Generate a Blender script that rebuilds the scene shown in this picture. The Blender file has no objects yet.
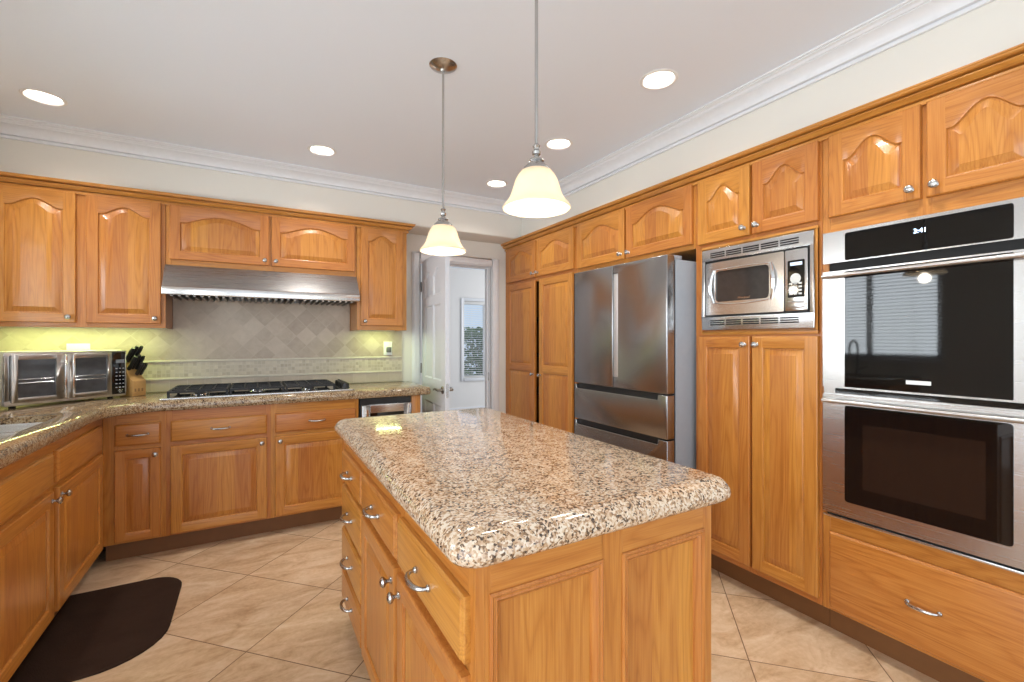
import bpy, bmesh, math, random
from mathutils import Matrix, Vector
random.seed(7)
PI = math.pi
SC = bpy.context.scene
COL = SC.collection

# ------------------------------------------------------------------ camera, world, daylight, exposure
cam_d = bpy.data.cameras.new('camera'); cam_d.lens = 16.0; cam_d.sensor_width = 36.0
cam_d.shift_y = -1.5 / 1024; cam_d.clip_start = 0.05
cam = bpy.data.objects.new('camera', cam_d); COL.objects.link(cam)
cam.location = (0, 0, 1.31); cam.rotation_euler = (PI / 2, 0, -math.radians(29.55))
SC.camera = cam
W = bpy.data.worlds.new('sky'); SC.world = W; W.use_nodes = True
_bg = W.node_tree.nodes['Background']; _bg.inputs[0].default_value = (0.60, 0.73, 0.90, 1); _bg.inputs[1].default_value = 0.95
SC.view_settings.view_transform = 'Standard'; SC.view_settings.look = 'None'
SC.view_settings.gamma = 1.0; SC.view_settings.use_curve_mapping = False
SC.view_settings.exposure = 0.04

def area(name, loc, rot, sx, sy, power, col=(1, 1, 1), spread=None, shape='RECTANGLE'):
    d = bpy.data.lights.new(name, 'AREA'); d.shape = shape; d.size = sx
    if shape in ('RECTANGLE', 'ELLIPSE'): d.size_y = sy
    d.energy = power; d.color = col
    if spread: d.spread = spread
    o = bpy.data.objects.new(name, d); o.location = loc; o.rotation_euler = rot; COL.objects.link(o)
    return o

# daylight by the sink window; front, side and hall lamps are unseen, added fill
area('added_daylight_front', (0.7, -2.72, 1.25), (PI / 2, 0, PI), 3.4, 2.2, 46, (0.84, 0.93, 1.0)).rotation_euler = (-PI / 2, 0, PI)  # added fill lamp outside the made-up doors behind the camera
area('added_daylight_side', (-1.62, -0.55, 1.25), (0, -PI / 2, 0), 2.2, 2.7, 84, (0.86, 0.94, 1.0))  # added fill lamp outside the made-up glazing in the left wall
area('daylight_sink_window', (-1.62, 2.40, 1.60), (0, -PI / 2, 0), 0.9, 1.15, 44, (0.86, 0.94, 1.0))
area('added_daylight_hall', (5.35, 5.9, 1.5), (0, PI / 2, 0), 1.7, 1.8, 48, (1.0, 0.97, 0.94))  # added fill lamp at the made-up opening on the hall's right

# ------------------------------------------------------------------ mesh helpers
class MB:
    def __init__(s): s.v = []; s.f = []; s.m = []
    def add(s, vs, fs, mi=0):
        b = len(s.v); s.v += [tuple(p) for p in vs]
        for f in fs: s.f.append([b + i for i in f]); s.m.append(mi)
        return s
    def box(s, x0, x1, y0, y1, z0, z1, mi=0):
        return s.add([(x0,y0,z0),(x1,y0,z0),(x1,y1,z0),(x0,y1,z0),(x0,y0,z1),(x1,y0,z1),(x1,y1,z1),(x0,y1,z1)],
                     [(0,3,2,1),(4,5,6,7),(0,1,5,4),(1,2,6,5),(2,3,7,6),(3,0,4,7)], mi)
    def prism(s, poly, lo, hi, axis='z', mi=0):
        def P(a, b, c): return {'z': (a, b, c), 'y': (a, c, b), 'x': (c, a, b)}[axis]
        n = len(poly)
        vs = [P(a, b, lo) for a, b in poly] + [P(a, b, hi) for a, b in poly]
        fs = [tuple(range(n))[::-1], tuple(range(n, 2 * n))] + [(i, (i + 1) % n, n + (i + 1) % n, n + i) for i in range(n)]
        return s.add(vs, fs, mi)
    def lathe(s, prof, c=(0, 0, 0), axis='z', seg=24, mi=0):
        vs = []; fs = []; n = len(prof)
        for k in range(seg):
            a = 2 * PI * k / seg
            for r, h in prof:
                p = (r * math.cos(a), r * math.sin(a), h)
                if axis == 'y': p = (p[0], p[2], p[1])
                elif axis == 'x': p = (p[2], p[0], p[1])
                vs.append((p[0] + c[0], p[1] + c[1], p[2] + c[2]))
        for k in range(seg):
            k2 = (k + 1) % seg
            for i in range(n - 1):
                fs.append((k * n + i, k2 * n + i, k2 * n + i + 1, k * n + i + 1))
        if prof[0][0] > 1e-6: fs.append(tuple(k * n for k in range(seg))) if prof[0][0] < 0 else None
        return s.add(vs, fs, mi)
    def tube(s, pts, r, seg=10, mi=0, cap=True):
        pts = [Vector(p) for p in pts]; rs = r if isinstance(r, (list, tuple)) else [r] * len(pts)
        vs = []; fs = []; up = None
        for i, p in enumerate(pts):
            t = (pts[min(i + 1, len(pts) - 1)] - pts[max(i - 1, 0)]).normalized()
            if up is None:
                up = Vector((0, 0, 1)) if abs(t.z) < .9 else Vector((1, 0, 0))
            a = t.cross(up).normalized(); b = a.cross(t).normalized(); up = b
            for k in range(seg):
                q = 2 * PI * k / seg
                vs.append(p + rs[i] * (math.cos(q) * a + math.sin(q) * b))
        for i in range(len(pts) - 1):
            for k in range(seg):
                k2 = (k + 1) % seg
                fs.append((i * seg + k, i * seg + k2, (i + 1) * seg + k2, (i + 1) * seg + k))
        if cap:
            fs.append(tuple(range(seg))); fs.append(tuple((len(pts) - 1) * seg + k for k in range(seg)))
        return s.add(vs, fs, mi)
    def loops(s, lps, mi=0, cap0=False, cap1=False):
        n = len(lps[0]); vs = [p for l in lps for p in l]; fs = []
        for j in range(len(lps) - 1):
            for i in range(n):
                fs.append((j * n + i, j * n + (i + 1) % n, (j + 1) * n + (i + 1) % n, (j + 1) * n + i))
        if cap0: fs.append(tuple(range(n)))
        if cap1: fs.append(tuple((len(lps) - 1) * n + i for i in range(n)))
        return s.add(vs, fs, mi)
    def build(s, name, mats, parent=None, loc=(0, 0, 0), rot=(0, 0, 0), bevel=0, seg=2, smooth=30):
        me = bpy.data.meshes.new(name); me.from_pydata(s.v, [], s.f)
        if not isinstance(mats, (list, tuple)): mats = [mats]
        for m in mats: me.materials.append(m)
        for p, i in zip(me.polygons, s.m): p.material_index = min(i, len(mats) - 1)
        bm = bmesh.new(); bm.from_mesh(me)
        bmesh.ops.remove_doubles(bm, verts=bm.verts, dist=1e-6)
        bmesh.ops.recalc_face_normals(bm, faces=bm.faces)
        if bevel:
            es = [e for e in bm.edges if len(e.link_faces) == 2 and e.calc_face_angle(0) > .5]
            bmesh.ops.bevel(bm, geom=es, offset=bevel, segments=seg, affect='EDGES', profile=.5, clamp_overlap=True)
        bm.to_mesh(me); bm.free()
        if smooth:
            for p in me.polygons: p.use_smooth = True
            me.set_sharp_from_angle(angle=math.radians(smooth))
        o = bpy.data.objects.new(name, me); COL.objects.link(o)
        if parent: o.parent = parent
        o.location = loc; o.rotation_euler = rot
        return o

def tag(o, label, cat, group=None):
    o['label'] = label; o['category'] = cat
    if group: o['group'] = group
    return o
def thing(name, label, cat, loc=(0, 0, 0), rz=0, group=None):
    o = bpy.data.objects.new(name, None); COL.objects.link(o); o.empty_display_size = .1
    o.location = loc; o.rotation_euler = (0, 0, rz)
    return tag(o, label, cat, group)
def struct(o):
    o['kind'] = 'structure'; return o
def sbox(name, mat, *b, bevel=0):
    return struct(MB().box(*b).build(name, mat, bevel=bevel, smooth=0))
def dup(o, parent=None):
    c = o.copy(); COL.objects.link(c)
    if parent: c.parent = parent
    for ch in list(o.children): dup(ch, c)
    return c
def offset(poly, d):
    n = len(poly); out = []
    for i in range(n):
        p0, p1, p2 = (Vector(poly[(i + k) % n]) for k in (-1, 0, 1))
        t0 = (p1 - p0).normalized(); t1 = (p2 - p1).normalized()
        n0 = Vector((-t0.y, t0.x)); n1 = Vector((-t1.y, t1.x)); b = (n0 + n1)
        b = b / max(.3, b.length_squared / 2) if b.length > 1e-6 else n0
        out.append((p1.x + b.x * d, p1.y + b.y * d))
    return out                                           # counter-clockwise polygon: d > 0 shrinks it
def arc(cx, cy, r, a0, a1, n=8):
    return [(cx + r * math.cos(math.radians(a0 + (a1 - a0) * i / n)), cy + r * math.sin(math.radians(a0 + (a1 - a0) * i / n))) for i in range(n + 1)]
def rrect(x0, x1, y0, y1, r, n=5):
    return arc(x1 - r, y0 + r, r, -90, 0, n) + arc(x1 - r, y1 - r, r, 0, 90, n) + arc(x0 + r, y1 - r, r, 90, 180, n) + arc(x0 + r, y0 + r, r, 180, 270, n)
def slab(outer, holes, prof, name, mat, parent=None, undercut=0):
    """plate with a moulded edge; prof: (inset, z) from bottom to top, holes cut straight through"""
    mb = MB()
    lp = [[(x, y, z) for x, y in (offset(outer, d) if d else outer)] for d, z in prof]
    mb.loops(lp)
    z0, z1 = prof[0][1], prof[-1][1]
    big = []
    for h in holes:
        b = offset(h, undercut) if undercut else h; big.append(b)
        mb.loops([[(x, y, z1) for x, y in h], [(x, y, z1 - .03) for x, y in h], [(x, y, z1 - .03) for x, y in b], [(x, y, z0) for x, y in b]])
    for L, z, hs in ((lp[0], z0, big), (lp[-1], z1, holes)):
        bm = bmesh.new(); es = []
        for ring in [[(p[0], p[1]) for p in L]] + hs:
            vs = [bm.verts.new((x, y, z)) for x, y in ring]
            es += [bm.edges.new((vs[i], vs[(i + 1) % len(vs)])) for i in range(len(vs))]
        bmesh.ops.triangle_fill(bm, edges=es, use_beauty=True)
        bm.verts.index_update()
        mb.add([v.co[:] for v in bm.verts], [[v.index for v in f.verts] for f in bm.faces]); bm.free()
    return mb.build(name, mat, parent, smooth=40)

# ------------------------------------------------------------------ materials
class NT:
    def __init__(s, name):
        s.m = bpy.data.materials.new(name); s.m.use_nodes = True
        s.t = s.m.node_tree; s.b = s.t.nodes['Principled BSDF']
    def n(s, typ, **kw):
        nd = s.t.nodes.new('ShaderNode' + typ)
        ins = kw.pop('ins', {})
        for k, v in kw.items(): setattr(nd, k, v)
        for k, v in ins.items():
            if hasattr(v, 'is_linked'): s.t.links.new(v, nd.inputs[k])
            else: nd.inputs[k].default_value = v
        return nd
    def math(s, op, a, b=None, c=None, clamp=False):
        ins = {0: a}
        if b is not None: ins[1] = b
        if c is not None: ins[2] = c
        nd = s.n('Math', operation=op, ins=ins); nd.use_clamp = clamp; return nd.outputs[0]
    def mix(s, f, a, b, blend='MIX'):
        nd = s.n('Mix', data_type='RGBA', blend_type=blend)
        for k, v in ((0, f), (6, a), (7, b)):
            if hasattr(v, 'is_linked'): s.t.links.new(v, nd.inputs[k])
            else: nd.inputs[k].default_value = v if k == 0 else (*v[:3], 1)
        return nd.outputs[2]
    def ramp(s, f, stops):
        nd = s.n('ValToRGB', ins={0: f}); cr = nd.color_ramp
        while len(cr.elements) < len(stops): cr.elements.new(.5)
        for e, (p, c) in zip(cr.elements, stops): e.position = p; e.color = (*c, 1) if len(c) == 3 else c
        return nd.outputs[0]
    def noise(s, vec, scale, detail=3, rough=.55):
        return s.n('TexNoise', ins={'Vector': vec, 'Scale': scale, 'Detail': detail, 'Roughness': rough}).outputs['Fac']
    def set(s, **kw):
        for k, v in kw.items():
            k = {'col': 'Base Color', 'rough': 'Roughness', 'metal': 'Metallic', 'coat': 'Coat Weight', 'coatr': 'Coat Roughness', 'spec': 'Specular IOR Level', 'normal': 'Normal'}[k]
            if hasattr(v, 'is_linked'): s.t.links.new(v, s.b.inputs[k])
            else: s.b.inputs[k].default_value = (*v, 1) if isinstance(v, tuple) else v
        return s.m
    def bump(s, h, strength=.2, dist=.002):
        return s.n('Bump', ins={'Height': h, 'Strength': strength, 'Distance': dist}).outputs[0]
def plain(name, col, rough=.5, metal=0, var=.04, scale=30, **kw):
    t = NT(name); co = t.n('TexCoord').outputs['Object']
    n = t.noise(co, scale, 2)
    c = t.mix(n, tuple(x * (1 - var) for x in col), tuple(min(1, x * (1 + var)) for x in col))
    return t.set(col=c, rough=rough, metal=metal, **kw)

def oak(name, grain, boards):
    """grain: 'z' or 'x' = axis the fibres follow, in the object's own frame"""
    t = NT(name); co = t.n('TexCoord').outputs['Object']
    rnd = t.n('ObjectInfo').outputs['Random']
    off = t.n('CombineXYZ', ins={0: t.math('MULTIPLY', rnd, 37.0), 1: t.math('MULTIPLY', rnd, 11.0), 2: t.math('MULTIPLY', rnd, 23.0)}).outputs[0]
    co2 = t.n('VectorMath', operation='ADD', ins={0: co, 1: off}).outputs[0]
    sp = t.n('SeparateXYZ', ins={0: co2})
    across = sp.outputs[0] if grain == 'z' else sp.outputs[2]
    if boards:
        idx = t.math('FLOOR', t.math('MULTIPLY', across, 10.5))
        wn = t.n('TexWhiteNoise', noise_dimensions='1D', ins={'W': idx})
        b = wn.outputs['Value']
        boff = t.n('CombineXYZ', ins={0: t.math('MULTIPLY', b, 5.0), 1: b, 2: t.math('MULTIPLY', b, 9.0)}).outputs[0]
        co2 = t.n('VectorMath', operation='ADD', ins={0: co2, 1: boff}).outputs[0]
    else: b = rnd
    def sc(a, l): return t.n('Mapping', ins={0: co2, 3: (a, a, l) if grain == 'z' else (l, a, a)}).outputs[0]
    n1 = t.noise(sc(9, .75), 1.0, 2, .4)
    rings = t.math('PINGPONG', t.math('MULTIPLY', n1, 17.0), .5)
    rings = t.math('POWER', t.math('MULTIPLY', rings, 2.0), 2.2)
    pores = t.noise(sc(300, 7), 1.0, 2, .6)
    streak = t.noise(sc(55, 1.5), 1.0, 3, .6)
    f = t.math('ADD', t.math('MULTIPLY', rings, .26), t.math('MULTIPLY', streak, .50))
    f = t.math('ADD', f, t.math('MULTIPLY', t.math('SUBTRACT', pores, .5), .75))
    c = t.ramp(f, [(.10, OAK_L), (.45, OAK_M), (.95, OAK_D)])
    tone = t.math('MULTIPLY_ADD', b, .26 if boards else .12, .87 if boards else .94)
    hs = t.n('HueSaturation', ins={'Hue': t.math('MULTIPLY_ADD', b, .012, .494), 'Saturation': 1.0, 'Value': tone, 'Color': c})
    return t.set(col=hs.outputs[0], rough=.33, spec=.5, coat=.25, coatr=.12, normal=t.bump(f, .10, .001))
OAK_L, OAK_M, OAK_D = (.565, .235, .046), (.46, .165, .026), (.26, .076, .012)
oak_v = oak('oak_vertical', 'z', False); oak_h = oak('oak_horizontal', 'x', False); oak_p = oak('oak_panel', 'z', True)
OAK = [oak_v, oak_h, oak_p]

def granite(name, warm):
    t = NT(name); co = t.n('TexCoord').outputs['Object']
    wob = t.n('VectorMath', operation='SCALE', ins={0: t.n('TexNoise', ins={'Vector': co, 'Scale': 55.0, 'Detail': 2}).outputs['Color'], 3: .010}).outputs[0]
    co2 = t.n('VectorMath', operation='ADD', ins={0: co, 1: wob}).outputs[0]
    v = t.n('TexVoronoi', ins={'Vector': co2, 'Scale': 205.0}).outputs['Color']
    r = t.n('SeparateColor', ins={0: v})
    big = t.noise(co, 26.0, 5, .7)
    f = t.math('ADD', r.outputs[0], t.math('MULTIPLY', t.math('SUBTRACT', big, .5), 1.3))
    c = t.ramp(f, [(.00, (.06, .042, .033)), (.09, (.15, .09, .055)), (.21, (.34, .20, .11)), (.38, (.50, .33, .20)), (.58, (.62, .46, .325)), (.95, (.72, .62, .50))])
    fleck = t.n('TexVoronoi', ins={'Vector': co2, 'Scale': 330.0}).outputs['Color']
    fl = t.math('GREATER_THAN', t.n('SeparateColor', ins={0: fleck}).outputs[1], .955)
    c = t.mix(t.math('MULTIPLY', fl, .8), c, (.07, .05, .045))
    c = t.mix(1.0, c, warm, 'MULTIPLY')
    return t.set(col=c, rough=.09, spec=.5, coat=.3, coatr=.03)
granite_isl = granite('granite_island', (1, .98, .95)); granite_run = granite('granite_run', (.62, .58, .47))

def steel(name, col=(.62, .61, .60), rough=.26, axis=2):
    t = NT(name); co = t.n('TexCoord').outputs['Object']
    s3 = [420.0] * 3; s3[axis] = 4.0
    n = t.noise(t.n('Mapping', ins={0: co, 3: tuple(s3)}).outputs[0], 1.0, 2)
    return t.set(col=t.mix(n, tuple(x * .94 for x in col), col), metal=1.0, rough=t.math('MULTIPLY_ADD', n, .05, rough - .02), normal=t.bump(n, .012, .0003))
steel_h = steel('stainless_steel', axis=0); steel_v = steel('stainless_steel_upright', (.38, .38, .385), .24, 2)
nickel = steel('brushed_nickel', (.50, .49, .475), .26); bright = plain('polished_metal', (.80, .80, .80), .12, 1, .02)
fridge_grey = plain('fridge_side_grey', (.30, .325, .36), .42)
black_gloss = plain('black_glass', (.004, .004, .004), .035, 0, .1, spec=.5)
black_matte = plain('black_plastic', (.014, .014, .015), .42); cast_iron = plain('cast_iron', (.012, .012, .014), .5, 0, .3, 80)
oven_brown = plain('oven_window', (.014, .009, .007), .06, 0, .3, 60, spec=.6)
dark_gap = plain('dark_recess', (.006, .006, .006), .7)
white_paint = plain('white_trim_paint', (.80, .81, .83), .32); door_paint = plain('door_paint', (.69, .715, .76), .35)  # door colour greyed towards blue for the cool shade lying on it
baffle_mat = plain('cream_baffle', (.62, .57, .49), .5); white_plastic = plain('white_plastic', (.82, .82, .80), .35)
pewter = plain('dark_nickel', (.22, .20, .18), .3, 1)
inside_dark = plain('cabinet_inside', (.10, .045, .018), .6)
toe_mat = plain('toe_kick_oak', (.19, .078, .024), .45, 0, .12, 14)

def wallpaint(name, col, bs=.05):
    t = NT(name); co = t.n('TexCoord').outputs['Object']
    n = t.noise(co, 60.0, 3)
    return t.set(col=t.mix(t.noise(co, 1.5, 2), tuple(x * .985 for x in col), col), rough=.7, normal=t.bump(n, bs, .002))
cream = wallpaint('cream_wall_paint', (.80, .77, .70)); ceil_paint = wallpaint('ceiling_paint', (.82, .875, .95), .08)  # ceiling colour tinted blue to offset warm light bounced off the oak
hall_paint = wallpaint('hall_wall_paint', (.84, .82, .79)); carpet = wallpaint('hall_carpet', (.36, .34, .34), .4)

def floor_mat():
    t = NT('diagonal_floor_tile'); geo = t.n('NewGeometry').outputs['Position']; sp = t.n('SeparateXYZ', ins={0: geo})
    r2 = 2 ** .5; S = .505
    a = t.math('DIVIDE', t.math('SUBTRACT', t.math('DIVIDE', t.math('ADD', sp.outputs[0], sp.outputs[1]), r2), 2.048), S)
    b = t.math('DIVIDE', t.math('ADD', t.math('DIVIDE', t.math('SUBTRACT', sp.outputs[0], sp.outputs[1]), r2), 2.088), S)
    def edge(q): return t.math('ABSOLUTE', t.math('SUBTRACT', q, t.math('ROUND', q)))
    g = t.math('LESS_THAN', t.math('MINIMUM', edge(a), edge(b)), .0045)
    idv = t.n('CombineXYZ', ins={0: t.math('FLOOR', a), 1: t.math('FLOOR', b), 2: 0.0}).outputs[0]
    wn = t.n('TexWhiteNoise', noise_dimensions='3D', ins={'Vector': idv})
    loc = t.n('VectorMath', operation='ADD', ins={0: geo, 1: t.n('VectorMath', operation='SCALE', ins={0: wn.outputs['Color'], 3: 40.0}).outputs[0]}).outputs[0]
    st = t.n('Mapping', ins={0: loc, 2: (0, 0, .5), 3: (1.0, 2.4, 1.0)}).outputs[0]
    n1 = t.n('TexNoise', ins={'Vector': st, 'Scale': 4.2, 'Detail': 6, 'Roughness': .62, 'Distortion': .9}).outputs['Fac']
    n2 = t.noise(loc, 45.0, 4, .65)
    f = t.math('ADD', n1, t.math('MULTIPLY', t.math('SUBTRACT', n2, .5), .28))
    c = t.ramp(f, [(.28, (.40, .24, .125)), (.44, (.545, .36, .21)), (.58, (.64, .455, .29)), (.74, (.72, .555, .385))])
    hs = t.n('HueSaturation', ins={'Value': t.math('MULTIPLY_ADD', wn.outputs['Value'], .12, .94), 'Color': c})
    c = t.mix(g, hs.outputs[0], (.20, .115, .06))
    return t.set(col=c, rough=t.math('MULTIPLY_ADD', g, .4, .30), spec=.45, normal=t.bump(t.math('SUBTRACT', t.math('MULTIPLY', n2, .15), g), .25, .002))
tile_floor = floor_mat()

def splash(name, size, diag, light, dark, grout):
    t = NT(name); co = t.n('TexCoord').outputs['Object']; sp = t.n('SeparateXYZ', ins={0: co})
    x, z = sp.outputs[0], sp.outputs[2]
    if diag:
        a = t.math('DIVIDE', t.math('ADD', x, z), size * 2 ** .5); b = t.math('DIVIDE', t.math('SUBTRACT', x, z), size * 2 ** .5)
    else:
        a = t.math('DIVIDE', x, size); b = t.math('DIVIDE', z, size)
    def edge(q): return t.math('ABSOLUTE', t.math('SUBTRACT', q, t.math('ROUND', q)))
    g = t.math('LESS_THAN', t.math('MINIMUM', edge(a), edge(b)), .0016 / size)
    idv = t.n('CombineXYZ', ins={0: t.math('FLOOR', a), 1: t.math('FLOOR', b), 2: 0.5}).outputs[0]
    wn = t.n('TexWhiteNoise', noise_dimensions='3D', ins={'Vector': idv})
    n1 = t.n('TexNoise', ins={'Vector': t.n('VectorMath', operation='ADD', ins={0: co, 1: wn.outputs['Color']}).outputs[0], 'Scale': 16.0, 'Detail': 5, 'Roughness': .65, 'Distortion': .5}).outputs['Fac']
    f = t.math('ADD', t.math('MULTIPLY', wn.outputs['Value'], .45), t.math('MULTIPLY', n1, .75))
    c = t.mix(t.math('SUBTRACT', f, .10, clamp=True), dark, light)
    c = t.mix(g, c, grout)
    return t.set(col=c, rough=.38, normal=t.bump(t.math('SUBTRACT', n1, g), .2, .002))
splash_diag = splash('travertine_diagonal', .105, True, (.60, .505, .405), (.34, .262, .195), (.50, .42, .33))
splash_mos = splash('travertine_mosaic', .026, False, (.70, .62, .49), (.36, .29, .21), (.58, .51, .42))
splash_row = splash('travertine_row', .105, False, (.62, .53, .42), (.42, .34, .26), (.58, .51, .43))
liner_mat = plain('travertine_liner', (.66, .60, .50), .35, 0, .12, 25)

def mat_rug():
    t = NT('dark_brown_mat'); co = t.n('TexCoord').outputs['Object']
    n = t.noise(co, 220.0, 3, .7); n2 = t.noise(co, 9.0, 3)
    c = t.mix(t.math('MULTIPLY_ADD', n2, .5, t.math('MULTIPLY', n, .5)), (.012, .006, .004), (.055, .028, .017))
    return t.set(col=c, rough=.9, spec=.12, normal=t.bump(n, .8, .003))
rug = mat_rug()

def glass_mat(name, tint=(1, 1, 1)):
    t = NT(name); out = t.t.nodes['Material Output']
    tr = t.n('BsdfTransparent'); tr.inputs[0].default_value = (*tint, 1)
    gl = t.n('BsdfGlossy'); gl.inputs[1].default_value = .02
    fc = t.math('MULTIPLY_ADD', t.math('POWER', t.n('LayerWeight', ins={0: .5}).outputs['Facing'], 5.0), .9, .05)
    mx = t.n('MixShader', ins={0: fc, 1: tr.outputs[0], 2: gl.outputs[0]})
    t.t.links.new(mx.outputs[0], out.inputs[0]); return t.m
pane = glass_mat('window_glass')
def shade_glass():
    t = NT('frosted_alabaster_glass'); out = t.t.nodes['Material Output']
    co = t.n('TexCoord').outputs['Object']; c = t.mix(t.noise(co, 14.0, 3), (.80, .70, .56), (.86, .79, .68))
    tl = t.n('BsdfTranslucent', ins={0: c}); df = t.n('BsdfDiffuse', ins={0: c}); gl = t.n('BsdfGlossy'); gl.inputs[1].default_value = .15
    m1 = t.n('MixShader', ins={0: .55, 1: df.outputs[0], 2: tl.outputs[0]})
    m2 = t.n('MixShader', ins={0: .05, 1: m1.outputs[0], 2: gl.outputs[0]})
    t.t.links.new(m2.outputs[0], out.inputs[0]); return t.m
shade_mat = shade_glass()
def emit(name, col, s):
    t = NT(name); t.b.inputs['Base Color'].default_value = (*col, 1)
    t.b.inputs['Emission Color'].default_value = (*col, 1); t.b.inputs['Emission Strength'].default_value = s
    return t.m
lamp_glow = emit('lamp_lens', (1, .93, .82), 5.0); bulb_glow = emit('bulb_glow', (1, .92, .80), 6.0); led_glow = emit('display_glow', (.55, .72, 1), 5.0)
ucl_glow = emit('undercabinet_lens', (.93, 1.0, .45), 3.0)
leaf_mat = plain('leaf_green', (.10, .19, .05), .5, 0, .6, 4); slat_mat = plain('blind_slat', (.80, .79, .76), .45)

# ------------------------------------------------------------------ room shell
XL, XR, YB, YF, ZC = -1.42, 2.84, 4.05, -2.60, 2.575
CANS = [(-.955, 3.275), (.396, 3.275), (1.713, 3.275), (1.713, 2.41), (1.713, 1.574), (1.713, .74)]
sbox('floor', tile_floor, XL - .1, XR + .1, YF - .1, YB + .06, -.06, 0)
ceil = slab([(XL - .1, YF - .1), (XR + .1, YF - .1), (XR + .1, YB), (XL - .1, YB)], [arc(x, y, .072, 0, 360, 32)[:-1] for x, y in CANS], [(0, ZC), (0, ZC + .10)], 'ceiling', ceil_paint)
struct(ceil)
mb = MB(); mb.box(XL - .1, 1.33, YB, YB + .12, 0, ZC); mb.box(2.05, XR + .1, YB, YB + .12, 0, ZC); mb.box(1.33, 2.05, YB, YB + .12, 2.045, ZC)
struct(mb.build('wall_back', cream, smooth=0))
sbox('wall_right', cream, XR, XR + .1, YF, YB, 0, ZC)
WY0, WY1, WZ0, WZ1 = 1.78, 3.02, 1.10, 2.08          # window over the sink
mb = MB(); mb.box(XL - .1, XL, YF, -1.95, 0, ZC); mb.box(XL - .1, XL, .85, WY0, 0, ZC); mb.box(XL - .1, XL, -1.95, .85, 2.35, ZC); mb.box(XL - .1, XL, WY1, YB, 0, ZC); mb.box(XL - .1, XL, WY0, WY1, 0, WZ0); mb.box(XL - .1, XL, WY0, WY1, WZ1, ZC)
struct(mb.build('wall_left', cream, smooth=0))
mb = MB(); mb.box(XL, -1.05, YF - .1, YF, 0, ZC); mb.box(2.45, XR, YF - .1, YF, 0, ZC); mb.box(-1.05, 2.45, YF - .1, YF, 2.35, ZC)
struct(mb.build('wall_front', cream, smooth=0))
# unseen glazed doors added behind the viewpoint to let light in
wf = bpy.data.objects.new('added_glazing_front', None); COL.objects.link(wf); struct(wf)
mb = MB()
for x in (-1.02, .10, 1.28, 2.42): mb.box(x - .03, x + .03, YF - .06, YF - .01, 0, 2.35)
mb.box(-1.05, 2.45, YF - .06, YF - .01, 2.29, 2.35); mb.box(-1.05, 2.45, YF - .06, YF - .01, 0, .06)
mb.build('frame', white_paint, wf, smooth=0); MB().box(-1.0, 2.4, YF - .04, YF - .034, .05, 2.3).build('pane', pane, wf, smooth=0)
w4 = bpy.data.objects.new('added_glazing_side', None); COL.objects.link(w4); struct(w4)  # unseen glazing added in the left wall as a way in for light
mb = MB()
for y in (-1.92, -.55, .82): mb.box(XL - .07, XL - .02, y - .03, y + .03, 0, 2.35)
mb.box(XL - .07, XL - .02, -1.95, .85, 2.29, 2.35); mb.box(XL - .07, XL - .02, -1.95, .85, 0, .06)
mb.build('frame', white_paint, w4, smooth=0); MB().box(XL - .05, XL - .044, -1.9, .8, .05, 2.3).build('pane', pane, w4, smooth=0)
# sink window
w1 = bpy.data.objects.new('window_1', None); COL.objects.link(w1); struct(w1)
mb = MB()
for y in (WY0 + .025, (WY0 + WY1) / 2, WY1 - .025): mb.box(XL - .085, XL - .045, y - .025, y + .025, WZ0, WZ1)
for z in (WZ0 + .025, WZ1 - .025): mb.box(XL - .085, XL - .045, WY0, WY1, z - .025, z + .025)
mb.build('frame', white_paint, w1, smooth=0); MB().box(XL - .068, XL - .064, WY0, WY1, WZ0, WZ1).build('pane', pane, w1, smooth=0)
MB().box(XL - .03, XL + .02, WY0 - .02, WY1 + .02, WZ0 - .02, WZ0).build('sill', white_paint, w1, bevel=.003)

# soffits above the cabinets, crown mouldings
SZ = 2.268
def soft(name, b): return struct(MB().box(*b).build(name, cream, bevel=.012, seg=3))
soft('soffit_back', (XL, XR, 3.745, YB, SZ, ZC)); soft('soffit_right', (2.22, XR, YF, 3.745, SZ, ZC))
CR = [(0, 2.476), (.014, 2.476), (.014, 2.488), (.008, 2.490), (.008, 2.494), (.024, 2.496), (.026, 2.508), (.032, 2.522), (.044, 2.537), (.060, 2.546), (.066, 2.547), (.066, 2.551), (.074, 2.552), (.080, 2.560), (.094, 2.563), (.094, 2.567), (.106, 2.568), (.106, 2.575), (0, 2.575)]
def crown(name, a, b, axis, wall, sgn):
    return struct(MB().prism([(wall + sgn * p, z) for p, z in CR], a, b, axis).build(name, white_paint, smooth=35))
crown('trim_1', XL, 2.22, 'x', 3.745, -1)
mb = MB(); n = len(CR)
mb.add([(2.22 - p, y, z) for y in (YF, 3.745) for p, z in CR], [tuple(range(n)), tuple(range(n, 2 * n))] + [(i, (i + 1) % n, n + (i + 1) % n, n + i) for i in range(n)])
struct(mb.build('trim_2', white_paint, smooth=35))
mb = MB(); mb.add([(XL + p, y, z) for y in (YF, 3.745) for p, z in CR], [tuple(range(n)), tuple(range(n, 2 * n))] + [(i, (i + 1) % n, n + (i + 1) % n, n + i) for i in range(n)])
struct(mb.build('trim_3', white_paint, smooth=35))

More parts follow.
